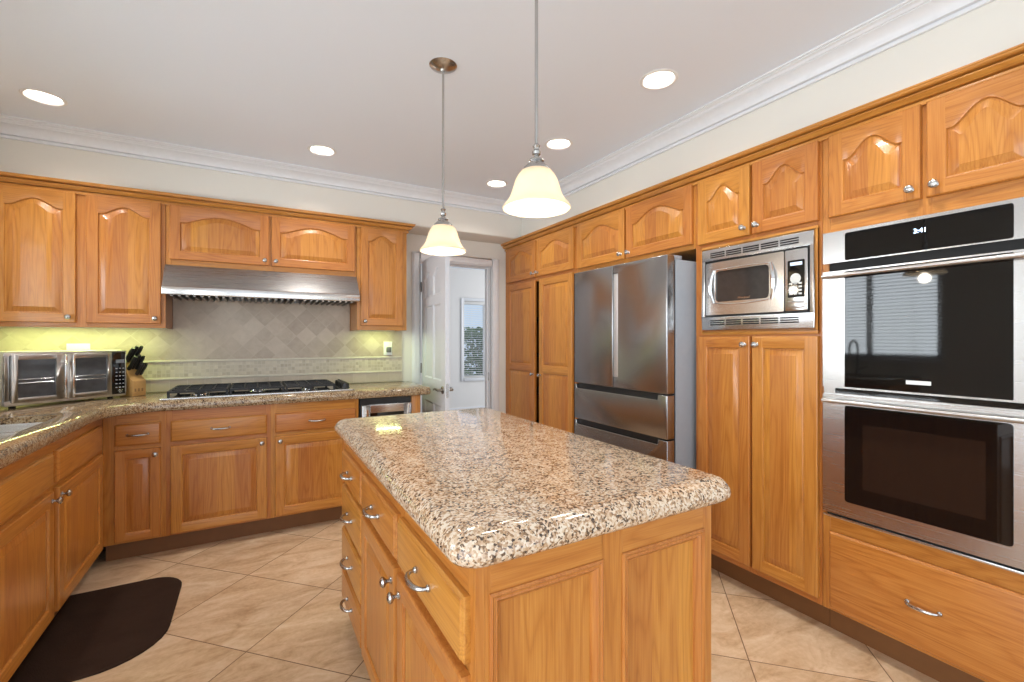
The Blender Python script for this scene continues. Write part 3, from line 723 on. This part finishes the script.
for k in range(3):
    a = .02 + k * (w - .04) / 3; b = a + (w - .04) / 3 - .008; mb = MB(); n = 9
    for i in range(n):
        xx = a + .01 + (b - a - .02) * (i + .5) / n; q = (b - a - .02) / n
        mb.prism([(xx - q * .30, 1.640), (xx - q * .16, 1.588), (xx + q * .16, 1.588), (xx + q * .30, 1.640)], 3.590, 3.99, 'y')
    mb.box(a, b, 3.985, 4.0, 1.60, 1.64); mb.box(a, b, 3.588, 3.99, 1.640, 1.644, 1)
    mb.build('baffle_filter', [pewter, dark_gap], hd, smooth=0)

# cooktop ---------------------------------------------------------------------------------
ck = thing('cooktop', 'black gas cooktop with three iron grates on the back counter', 'cooktop', (-.505, 3.455, ZTOP)); w, dp = 1.145, .50
MB().prism(rrect(0, w, 0, dp, .015), .0005, .012).build('deck', steel_h, ck, bevel=.003)
MB().prism(rrect(.035, 1.045, .035, dp - .03, .01), .012, .0135).build('burner_pan', black_gloss, ck)
burn = [(.20, .13), (.20, .37), (.527, .25), (.855, .13), (.855, .37)]
for x, y in burn:
    mb = MB(); mb.lathe([(.0, .014), (.052, .014), (.05, .022), (.036, .024), (0, .024)], (x, y, 0), 'z', 24); mb.lathe([(0, .032), (.026, .032), (.031, .029), (.031, .024), (0, .024)], (x, y, 0), 'z', 24, 1)
    mb.build('burner', [bright, cast_iron], ck)
for k in range(3):
    a = .038 + k * .328; b = a + .322; mb = MB(); y0_, y1_ = .03, dp - .03; zt = .052; r = .014
    for p in ((a, y0_, b, y0_ + r), (a, y1_ - r, b, y1_), (a, y0_, a + r, y1_), (b - r, y0_, b, y1_)): mb.box(p[0], p[2], p[1], p[3], zt - .014, zt)
    cx = (a + b) / 2
    for yy in ((.13, .25, .37)): mb.box(a, b, yy - .005, yy + .005, zt - .010, zt + .002) 
    for xx in (cx - .075, cx, cx + .075): mb.box(xx - .005, xx + .005, y0_, y1_, zt - .010, zt + .002)
    for px, py in ((a, y0_), (b - r, y0_), (a, y1_ - r), (b - r, y1_ - r), (cx - .007, y0_), (cx - .007, y1_ - r)): mb.box(px, px + r, py, py + r, .0135, zt - .01)
    for s in (-1, 1): mb.add([(a + .03, y0_ + .02, .045), (a + .03, y0_ + .02, .045), (a + .03, y0_ + .02, .045)], []) 
    mb.build('grate', cast_iron, ck, bevel=.002, seg=1, smooth=0)
for k in range(5):
    MB().lathe([(0, .052), (.022, .052), (.027, .048), (.029, .020), (.032, .015), (.032, .012), (0, .012)], (1.092, .08 + k * .072, 0), 'z', 20).box(1.088, 1.096, .08 + k * .072 - .024, .08 + k * .072 + .024, .050, .057).build('knob', black_matte, ck)

# wine cooler -----------------------------------------------------------------------------
wc = thing('wine_cooler', 'small stainless wine cooler under the counter by the door', 'wine cooler', (.672, YBASE, 0)); w = .384
MB().box(.003, w, .01, .58, .02, .872).build('body', black_matte, wc, smooth=0); MB().box(.003, w, -.004, .01, .835, .872).box(.003, w, .0, .01, .02, .10).build('grille', black_matte, wc, smooth=0)
mb = MB(); a, b, zl, zh = .012, w - .006, .105, .826; m = .058
for p in ((a, a + m, zl, zh), (b - m, b, zl, zh), (a + m, b - m, zl, zl + m), (a + m, b - m, zh - m, zh)): mb.box(p[0], p[1], -.032, .008, p[2], p[3])
dr = mb.build('door', steel_h, wc, bevel=.002)
MB().box(a + m, b - m, -.026, -.018, zl + m, zh - m).build('pane', black_gloss, dr, smooth=0)
mb = MB(); hx = a + .034; mb.tube([(hx, -.062, .22), (hx, -.062, .80)], .008, 12); mb.tube([(hx, -.03, .26), (hx, -.062, .26)], .006); mb.tube([(hx, -.03, .76), (hx, -.062, .76)], .006); mb.build('handle', bright, dr)

# outlets ---------------------------------------------------------------------------------
def outlet(label, x, z, wdt, hgt, plug):
    t = thing('wall_outlet', label, 'outlet', (x, 4.037, z))
    MB().box(-wdt / 2, wdt / 2, -.006, 0, -hgt / 2, hgt / 2).build('plate', white_plastic, t, bevel=.003)
    mb = MB(); vertical = hgt > wdt
    for s in (-1, 1):
        cx, cz = (0, s * .02) if vertical else (s * .02, 0)
        mb.prism([(cx + .015 * math.cos(a), cz + .012 * math.sin(a)) for a in [2 * PI * i / 16 for i in range(16)]], -.0085, -.006, 'y')
    mb.build('socket', white_plastic, t)
    if plug:
        MB().box(-.016, .02, -.045, -.008, -.035, .012).build('plug', plain('grey_plug', (.12, .12, .13), .4), t, bevel=.006)
outlet('white outlet with a dark plug on the tile beside the doorway', 1.028, 1.232, .075, .118, True)
outlet('white horizontal outlet plate peeking out above the toaster oven', -1.01, 1.246, .118, .075, False)

# toaster oven ----------------------------------------------------------------------------
toaster_steel = plain('toaster_steel', (.56, .55, .54), .32, 1, .03)
ang = math.atan2(.35, .418)
to = thing('toaster_oven', 'stainless french-door toaster oven in the counter corner', 'toaster oven', (-1.150, 3.421, ZTOP), ang); w, dp, hh = .563, .30, .305
MB().box(0, w, .012, dp, .012, hh).build('housing', toaster_steel, to, bevel=.012, seg=3)
mb = MB()
for x in (.05, w - .06):
    for y in (.05, dp - .05): mb.lathe([(0, 0), (.014, 0), (.016, .013), (0, .013)], (x, y, 0), 'z', 14)
mb.build('foot', black_matte, to)
mb = MB(); mb.box(.0, w, 0, .014, .013, .040); mb.box(0, w, 0, .014, .285, hh - .002); mb.box(0, .02, 0, .014, .04, .285); mb.box(w - .006, w, 0, .014, .04, .285); mb.box(.478, .487, 0, .014, .04, .285)
mb.build('front_frame', toaster_steel, to, bevel=.003)
def tdoor(a, b, hx, qa, qb):
    mb = MB()
    for p in ((a, a + qa, .030, .288), (b - qb, b, .030, .288), (a + qa, b - qb, .030, .056), (a + qa, b - qb, .262, .288)): mb.box(p[0], p[1], -.016, .010, p[2], p[3])
    d = mb.build('door', toaster_steel, to, bevel=.003)
    MB().box(a + qa, b - qb, -.006, -.003, .056, .262).build('pane', plain('smoked_glass', (.07, .07, .072), .08, 0, .3, 20, spec=.6), d, smooth=0)
    mb = MB()
    for z in (.135, .155): mb.tube([(a + qa + .006, -.0065, z), (b - qb - .006, -.0065, z)], .0014 if z > .14 else .002, 6)
    mb.build('rack', bright, d)
    mb = MB(); mb.box(hx - .006, hx + .006, -.052, -.042, .036, .284)
    for z in (.075, .25): mb.box(hx - .005, hx + .005, -.044, -.014, z - .008, z + .008)
    mb.build('handle', bright, d, bevel=.003)
tdoor(.022, .252, .236, .025, .044); tdoor(.258, .477, .272, .030, .022)
cp = MB().box(.486, .557, -.004, .012, .026, .292).build('control_panel', black_gloss, to, bevel=.003)
mb = MB()
for i in range(3):
    for j in range(6): mb.box(.503 + i * .019, .513 + i * .019, -.0052, -.0038, .066 + j * .024, .071 + j * .024)
MB().box(.504, .550, -.0052, -.0038, .222, .245).build('display', plain('toaster_display', (.20, .23, .26), .2), cp, smooth=0); mb.build('buttons', plain('button_print', (.45, .47, .50), .4), cp, smooth=0)
MB().lathe([(0, -.010), (.011, -.010), (.013, -.004), (0, -.004)], (.527, 0, .045), 'y', 18).build('dial', bright, cp)

# knife block and knives ------------------------------------------------------------------
kb = thing('knife_block', 'pale wooden knife block beside the toaster oven', 'knife block', (-.688, 3.80, ZTOP), math.radians(46)); wood = plain('beech_wood', (.60, .34, .12), .4, 0, .15, 25)
mb = MB(); mb.prism([(0, 0), (.115, 0), (.145, .19), (.105, .225), (.03, .125), (0, .10)], 0, .085, 'x'); mb.build('block', wood, kb, bevel=.003)
mb = MB()
for j in range(3): mb.box(.012 + j * .022, .022 + j * .022, -.0006, .0002, .03, .05)
mb.build('emblem', plain('burnt_mark', (.30, .16, .06), .6), kb, smooth=0)
Mk = kb.matrix_basis.copy() if False else Matrix.Translation((-.688, 3.80, ZTOP)) @ Matrix.Rotation(math.radians(46), 4, 'Z')
dirv = Vector((0, -.60, .80)).normalized()
def knife(x, s, L):
    # s: 0..1 along the sloping face of the block
    p = Vector((x, .03 + .075 * s, .125 + .10 * s)); t = thing('kitchen_knife', 'black-handled kitchen knife standing in the wooden knife block', 'knife', Mk @ (p - dirv * .0), math.radians(46), 'knives in the knife block')
    mb = MB(); L *= 1.12; pts = [dirv * q for q in (.006, .012, L * .4, L * .8, L)]
    mb.tube(pts, [.010, .0122, .0112, .0128, .009], 10); mb.build('handle', black_matte, t)
    mb = MB(); mb.tube([dirv * .0005, dirv * .012], [.0072, .0072], 10); mb.build('bolster', bright, t)
for x, s, L in ((.018, .88, .115), (.044, .95, .12), (.068, .90, .125), (.018, .45, .10), (.044, .50, .105), (.068, .46, .10), (.050, .10, .09), (.072, .10, .085)): knife(x, s, L)

# under-cabinet lights --------------------------------------------------------------------
for x, ln, lab in ((-1.10, .50, 'slim light bar under the left wall cabinet'), (-.72, .22, 'short light bar under the left wall cabinet near the hood'), (.92, .26, 'slim light bar under the narrow right wall cabinet')):
    t = thing('under_cabinet_light', lab, 'light', (x, 3.90, 1.416))
    MB().box(-ln / 2, ln / 2, -.02, .02, -.016, 0).build('housing', white_plastic, t, bevel=.002); MB().box(-ln / 2 + .01, ln / 2 - .01, -.014, .014, -.019, -.016).build('lens', ucl_glow, t, smooth=0)
    a = area('under_cabinet_glow', (x, 3.90, 1.394), (0, 0, 0), ln - .02, .028, 2.3 * ln / .5, (.78, 1.0, .34)); a.parent = None

# ------------------------------------------------------------------ fridge
fr = thing('refrigerator', 'stainless french-door refrigerator between pantry and microwave tower', 'refrigerator', (2.0, 2.62, 0), RZ)
MB().box(.004, .838, .078, .78, .03, 1.765).build('body', fridge_grey, fr, bevel=.006)
MB().box(.02, .82, .06, .70, 0, .03).build('base_grille', black_matte, fr, smooth=0)
MB().box(.012, .83, .06, .08, .06, 1.76).build('gasket', dark_gap, fr, smooth=0)
def fpoly(name, poly, mat=steel_v, y1=.062):
    return MB().prism(poly, 0, y1, 'y').build(name, mat, fr, bevel=.005, seg=3)
dl = fpoly('door', [(0, 1.004), (.399, 1.004), (.399, 1.785), (0, 1.785)])
drr = fpoly('door', [(.404, 1.004), (.842, 1.004), (.842, 1.785), (.404, 1.785), (.404, 1.728), (.446, 1.728), (.446, 1.072), (.404, 1.072)])
MB().prism([(.402, 1.070), (.446, 1.070), (.446, 1.730), (.402, 1.730)], .006, .05, 'y').build('handle', plain('satin_aluminium', (.80, .80, .81), .5, 1, .02), drr, bevel=.002)
for zt, zb in ((.996, .750), (.742, .06)):
    d = fpoly('drawer', [(0, zb), (.842, zb), (.842, zt), (.775, zt), (.770, zt - .030), (.025, zt - .030), (.020, zt), (0, zt)])
    MB().box(.02, .78, .028, .055, zt - .034, zt + .002).build('finger_pull', black_matte, d, smooth=0)
for x in (.03, .80): MB().prism(rrect(x - .03, x + .03, .066, .14, .01), 1.766, 1.790).build('hinge_cap', fridge_grey, fr, bevel=.003)

# ------------------------------------------------------------------ text helper
def text(s, size, mat, parent, loc, rot=(PI / 2, 0, 0), name='lettering', shear=0, depth=.0004):
    cu = bpy.data.curves.new('txt', 'FONT'); cu.body = s; cu.size = size; cu.align_x = 'CENTER'; cu.align_y = 'CENTER'; cu.extrude = depth; cu.shear = shear
    o = bpy.data.objects.new('txt', cu); COL.objects.link(o); bpy.context.view_layer.update()
    me = bpy.data.meshes.new_from_object(o); bpy.data.objects.remove(o); me.materials.clear(); me.materials.append(mat); me.name = name
    r = bpy.data.objects.new(name, me); COL.objects.link(r); r.parent = parent; r.location = loc; r.rotation_euler = rot
    return r

# ------------------------------------------------------------------ built-in microwave
mw = thing('built_in_microwave', 'stainless built-in microwave with vented trim frame', 'microwave', (2.22, 1.705, 0), RZ); w = .59; z0, z1 = 1.362, 1.806
mb = MB()
for a, b, c, d in ((0, w, z1 - .062, z1), (0, w, z0, z0 + .072), (0, .020, z0 + .072, z1 - .062), (w - .018, w, z0 + .072, z1 - .062)): mb.box(a, b, -.022, .004, c, d)
tk = mb.build('trim_frame', steel_h, mw, bevel=.003)
mb = MB()
for zc in (z1 - .034, z0 + .040):
    mb = MB()
    for k in range(5):
        a = .055 + k * .096
        for r_ in range(3): mb.box(a, a + .086, -.0228, -.0215, zc - .014 + r_ * .011, zc - .0075 + r_ * .011)
    mb.build('vent', dark_gap, tk, smooth=0)

MB().box(.02, w - .018, -.004, .45, z0 + .074, z1 - .064).build('body', black_matte, mw, smooth=0)
a, b, c, d = .030, .460, z0 + .082, z1 - .076
wx0, wx1, wz0, wz1 = .092, .388, c + .070, d - .050
door_o = rrect(a, b, c, d, .006, 2); win = rrect(wx0, wx1, wz0, wz1, .022, 5)
mb = MB()
bm_outer = [(x, y) for x, y in door_o]
# door slab with a window opening, front at y = -.026
def plate_xz(outer, holes, y0, y1):
    m = MB(); m.loops([[(x, y1, z) for x, z in outer], [(x, y0, z) for x, z in outer]])
    for h in holes: m.loops([[(x, y0, z) for x, z in h], [(x, y1, z) for x, z in h]])
    for y in (y0, y1):
        bm = bmesh.new(); es = []
        for ring in [outer] + holes:
            vs = [bm.verts.new((x, y, z)) for x, z in ring]
            es += [bm.edges.new((vs[i], vs[(i + 1) % len(vs)])) for i in range(len(vs))]
        bmesh.ops.triangle_fill(bm, edges=es, use_beauty=True); bm.verts.index_update()
        m.add([v.co[:] for v in bm.verts], [[v.index for v in f.verts] for f in bm.faces]); bm.free()
    return m
dm = plate_xz(door_o, [win], -.028, -.004).build('door', steel('stainless_microwave', (.66, .63, .60), .2, 0), mw, smooth=30)
MB().box(wx0 - .004, wx1 + .004, -.022, -.012, wz0 - .004, wz1 + .004).build('window', plain('microwave_glass', (.035, .033, .032), .05, 0, .3, 30, spec=.6), dm, smooth=0)
for sx, x in ((-1, wx0 - .010), (1, wx1 + .010)):
    pts = []; mb = MB()
    for i in range(11):
        s = i / 10; bul = math.sin(PI * s)
        pts.append((x + sx * .016 * bul, -.030 - .012 * bul, wz0 - .006 + (wz1 - wz0 + .012) * s))
    mb.tube(pts, [.006 + .004 * math.sin(PI * i / 10) for i in range(11)], 10)
    mb.build('grip', bright, dm)
mb = MB(); pts = [(wx0 + (wx1 - wx0) * i / 12, -.029, wz0 - .006 - .010 * math.sin(PI * i / 12)) for i in range(13)]; mb.tube(pts, .0035, 8)
pts = [(wx0 + (wx1 - wx0) * i / 12, -.029, wz1 + .006 + .004 * math.sin(PI * i / 12)) for i in range(13)]; mb.tube(pts, .0035, 8); mb.build('bezel', bright, dm)
text('Whirlpool', .016, bright, dm, (.25, -.0225, wz0 + .014), shear=.3)
cpn = MB().prism(rrect(.464, w - .024, c, d, .006, 2), -.028, -.004, 'y').build('control_panel', steel('stainless_panel', (.72, .72, .71), .2, 0), mw, bevel=.002)
MB().prism(rrect(.478, w - .036, c + .062, d - .050, .005, 3), -.0295, -.028, 'y').build('keypad', black_gloss, cpn)
mb = MB()
for i in range(3):
    for j in range(4): mb.box(.486 + i * .021, .500 + i * .021, -.0303, -.0294, c + .075 + j * .016, c + .083 + j * .016)
mb.lathe([(0, -.0303), (.024, -.0303), (.024, -.0294), (0, -.0294)], (.514, 0, c + .150), 'y', 20)
mb.build('key', plain('key_print', (.62, .63, .62), .35), cpn, smooth=0)
MB().box(.490, w - .046, -.0303, -.0294, d - .075, d - .060).build('display', emit('microwave_display', (.55, .65, .8), .6), cpn, smooth=0)
mb = MB(); mb.prism(rrect(.478, w - .036, c + .012, c + .046, .008, 3), -.0305, -.028, 'y'); mb.build('open_button', steel_h, cpn, bevel=.001)

# ------------------------------------------------------------------ double wall oven
ov = thing('double_wall_oven', 'stainless and black glass double wall oven', 'oven', (2.22, 1.074, 0), RZ); w = .688
MB().box(.012, w - .012, .0, .56, .545, 1.77).build('body', black_matte, ov, smooth=0)
MB().box(0, w, -.026, 0, .536, .546).build('bottom_trim', steel_h, ov, bevel=.002); MB().box(.01, w - .01, -.012, .0, .546, .556).build('bottom_gap', dark_gap, ov, smooth=0)
gx0, gx1 = .086, w - .106
cp = plate_xz([(0, 1.642), (w, 1.642), (w, 1.777), (0, 1.777)], [rrect(gx0, gx1, 1.647, 1.764, .008, 3)], -.028, 0).build('control_panel', steel_h, ov, smooth=25)
MB().prism(rrect(gx0, gx1, 1.647, 1.764, .008, 3), -.0295, -.005, 'y').build('display_glass', black_gloss, cp)
text('3:41', .024, led_glow, cp, (.338, -.0299, 1.722), name='clock_digits')
MB().box(.02, w - .02, -.012, 0, 1.606, 1.642).build('vent_gap', dark_gap, ov, smooth=0)
def ovdoor(z0, z1, g0, g1, hz, low):
    gl = rrect(gx0, gx1, g0, g1, .012 if low else .003, 3)
    dd = plate_xz([(0, z0), (w, z0), (w, z1), (0, z1)], [gl], -.030, -.002).build('door', steel_h, ov, smooth=25)
    MB().prism(gl, -.0315, -.006, 'y').build('glass', black_gloss, dd, smooth=0)
    if low: MB().prism(rrect(gx0 + .066, gx1 - .066, g0 + .068, g1 - .072, .004, 2), -.0318, -.03, 'y').build('inner_window', oven_brown, dd, smooth=0)
    mb = MB()
    pts = []
    n = 16
    L = [[(x, -.058 + .012 * math.cos(q), hz + .0095 * math.sin(q)) for q in [2 * PI * i / n for i in range(n)]] for x in (.012, w - .012)]
    mb.loops(L, cap0=True, cap1=True)
    for x in (.035, w - .055): mb.box(x - .018, x + .018, -.052, -.029, hz - .009, hz + .009)
    mb.build('handle', steel('handle_steel', (.52, .51, .50), .3, 0), dd, bevel=.001, seg=1)
    return dd
ud = ovdoor(1.104, 1.606, 1.108, 1.600, 1.583, False)
MB().box(.296, .371, -.0322, -.031, 1.138, 1.153).build('sticker', white_plastic, ud, smooth=0)
MB().box(.0, w, -.02, 0, 1.050, 1.104).build('mid_rail', steel_h, ov, smooth=0)
mb = MB(); mb.box(.045, w, -.0215, -.0005, 1.078, 1.100); mb.build('vent_strip', black_gloss, ov, smooth=0)
ovdoor(.556, 1.072, .620, 1.030, 1.046, True)

# ------------------------------------------------------------------ island
IX0, IX1, IY0, IY1 = .372, 1.070, .800, 2.26
isl = thing('kitchen_island', 'oak kitchen island cabinet with drawers and panelled end', 'island', (IX0, IY1, 0), RZ)
L = IY1 - IY0; Wd = IX1 - IX0; X = lambda y: IY1 - y
mb = MB(); mb.box(.019, L - .02, .0195, Wd, .10, .876); mb.build('body', [oak_v], isl, smooth=0)
fm = MB()
for a, b in ((0, .045), (X(1.795), X(1.765)), (X(1.315), X(1.276)), (X(.835), L)): fm.box(a, b, 0, .0195, .10, .876, 0)
fm.box(.002, L - .002, .0005, .019, .80, .875, 1); fm.box(.002, L - .002, .0005, .019, .101, .135, 1); fm.box(.002, L - .002, .002, .018, .135, .80, 1)
fm.build('face_frame', OAK, isl, smooth=0)
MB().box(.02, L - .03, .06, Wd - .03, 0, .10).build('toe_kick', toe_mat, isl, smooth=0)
for za, zb in ((.672, .803), (.475, .645), (.290, .450), (.125, .265)): make_drawer(isl, X(2.215), X(1.790), za, zb)
make_drawer(isl, X(1.771), X(1.310), .672, .804); make_drawer(isl, X(1.284), X(.822), .672, .804)
hh = .648 - .125; make_door(isl, X(1.771), X(1.310), .125, .648, knob=(.461 - .028, hh - .045)); make_door(isl, X(1.284), X(.822), .125, .648, knob=(.028, hh - .05))
# panelled end facing the viewer (built facing -y in world, expressed through a child turned back)
M = MB(); F = 0
def ebox(m, a, b, c, d, z0, z1, mi=0): m.box(a, b, c, d, z0, z1, mi)
P1, P2 = (.033, .317), (.379, .664); zt, zb = .807, .16
m = MB()
m.box(.0195, Wd, .012, .020, .10, .876, 2)
for a, b in ((.0197, P1[0]), (P1[1], P2[0]), (P2[1], Wd)): m.box(a, b, 0, .0125, .10, .876, 0)
for a, b in (P1, P2):
    m.box(a, b, 0, .0125, zt, .876, 1); m.box(a, b, 0, .0125, .10, zb, 1)
eo = m.build('end_frame', OAK, isl, (L, 0, 0), (0, 0, PI / 2), bevel=.001, seg=1, smooth=0)
for (a, b) in (P1, P2):
    pm = MB()
    def lp(d, y): return [(a + d, y, zb + d), (b - d, y, zb + d), (b - d, y, zt - d), (a + d, y, zt - d)]
    pm.loops([lp(-.003, .001), lp(-.003, -.003), lp(.002, -.007), lp(.006, -.003), lp(.010, -.002), (lp(.013, -.004)), lp(.017, .002), lp(.024, .006), lp(.026, .0118)], 0)
    pm.build('panel_moulding', OAK, eo, smooth=30)
top = rrect(.322, 1.140, .762, 2.285, .06, 8)
o = slab(top, [], [(.020, .878), (.009, .881), (.002, .889), (0, .899), (.002, .909), (.008, .919), (.016, .928), (.026, .934), (.040, .938)], 'island_countertop', granite_isl)
tag(o, 'thick speckled beige granite top of the kitchen island', 'countertop')

# ------------------------------------------------------------------ floor mat
poly = [(-.815, 2.345)] + arc(-.334 - .24, 2.345 + .24, .24, -90, 0, 8) + arc(-.334 - .15, 3.12 - .15, .15, 0, 90, 8) + [(-.815, 3.12)]
o = slab(poly, [], [(0, .0006), (0, .007), (.004, .011), (.012, .012)], 'floor_mat', rug); tag(o, 'dark brown mat with rounded corners on the tile before the sink cabinet', 'mat')

# ------------------------------------------------------------------ lamps
def pendant(x, y, label):
    t = thing('pendant_lamp', label, 'pendant lamp', (x, y, 0), 0, 'pendant lamps above the island')
    MB().lathe([(.0, ZC - .028), (.010, ZC - .028), (.014, ZC - .022), (.03, ZC - .018), (.055, ZC - .008), (.064, ZC - .001), (.0, ZC - .001)], (0, 0, 0), 'z', 32).build('canopy', nickel, t)
    MB().tube([(0, 0, 1.90), (0, 0, ZC - .026)], .0052, 12).build('rod', nickel, t)
    MB().lathe([(0, 1.918), (.008, 1.916), (.012, 1.910), (.008, 1.903), (.0085, 1.898), (.014, 1.892), (.013, 1.884), (.008, 1.879), (.012, 1.872), (.022, 1.868), (.024, 1.863), (.019, 1.859), (.030, 1.852), (.040, 1.842), (.044, 1.832), (.044, 1.822), (.041, 1.822), (.040, 1.832), (.03, 1.845), (0, 1.85)], (0, 0, 0), 'z', 28).build('fitter', nickel, t)
    out = [(r, 1.836 - (1.836 - z) * .90) for r, z in [(.039, 1.836), (.048, 1.830), (.058, 1.816), (.066, 1.798), (.072, 1.776), (.078, 1.754), (.085, 1.737), (.094, 1.723), (.102, 1.713), (.106, 1.706), (.105, 1.702)]]
    inn = [(r - .004, z - .001) for r, z in out[::-1]]; inn[0] = (.102, out[-1][1])
    MB().lathe(out + inn + [out[0]], (0, 0, 0), 'z', 48).build('shade', shade_mat, t, smooth=60)
    MB().lathe([(0, 1.720), (.012, 1.722), (.022, 1.730), (.027, 1.744), (.025, 1.760), (.016, 1.780), (.013, 1.80), (.013, 1.845)], (0, 0, 0), 'z', 20).build('bulb', bulb_glow, t)
    d = bpy.data.lights.new('pendant_glow', 'POINT'); d.energy = 2.2; d.color = (1, .88, .72); d.shadow_soft_size = .03
    l = bpy.data.objects.new('pendant_glow', d); COL.objects.link(l); l.location = (x, y, 1.690)
    d2 = bpy.data.lights.new('pendant_bulb', 'POINT'); d2.energy = .7; d2.color = (1, .90, .76); d2.shadow_soft_size = .012
    l2 = bpy.data.objects.new('pendant_bulb', d2); COL.objects.link(l2); l2.location = (x + .040, y, 1.75)
    return t
pendant(.760, 1.985, 'frosted bell-shade pendant lamp over the far end of the island')
pendant(.763, 1.192, 'frosted bell-shade pendant lamp over the near end of the island, looking larger')
LAB = ['recessed ceiling light above the toaster oven corner', 'recessed ceiling light above the range hood cabinets', 'recessed ceiling light in front of the pantry, farthest in its row', 'recessed ceiling light in front of the fridge, second from the back',
       'recessed ceiling light in front of the microwave tower', 'recessed ceiling light in front of the wall oven']
for (x, y), lab in zip(CANS, LAB):
    t = thing('recessed_light', lab, 'ceiling light', (x, y, ZC), 0, 'recessed lights in the ceiling')
    MB().lathe([(.066, .004), (.071, -.001), (.076, -.005), (.086, -.004), (.090, -.0005), (.070, -.0002)], (0, 0, 0), 'z', 40).build('trim_ring', white_plastic, t)
    MB().lathe([(.070, .0), (.066, .03), (.060, .072)], (0, 0, 0), 'z', 40).build('baffle', baffle_mat, t)
    MB().lathe([(0, .062), (.040, .064), (.060, .072)], (0, 0, 0), 'z', 32).build('lens', lamp_glow, t)
    area('recessed_glow', (x, y, ZC + .056), (0, 0, 0), .10, .10, 6.5, (1, .97, .92), spread=2.4, shape='DISK')
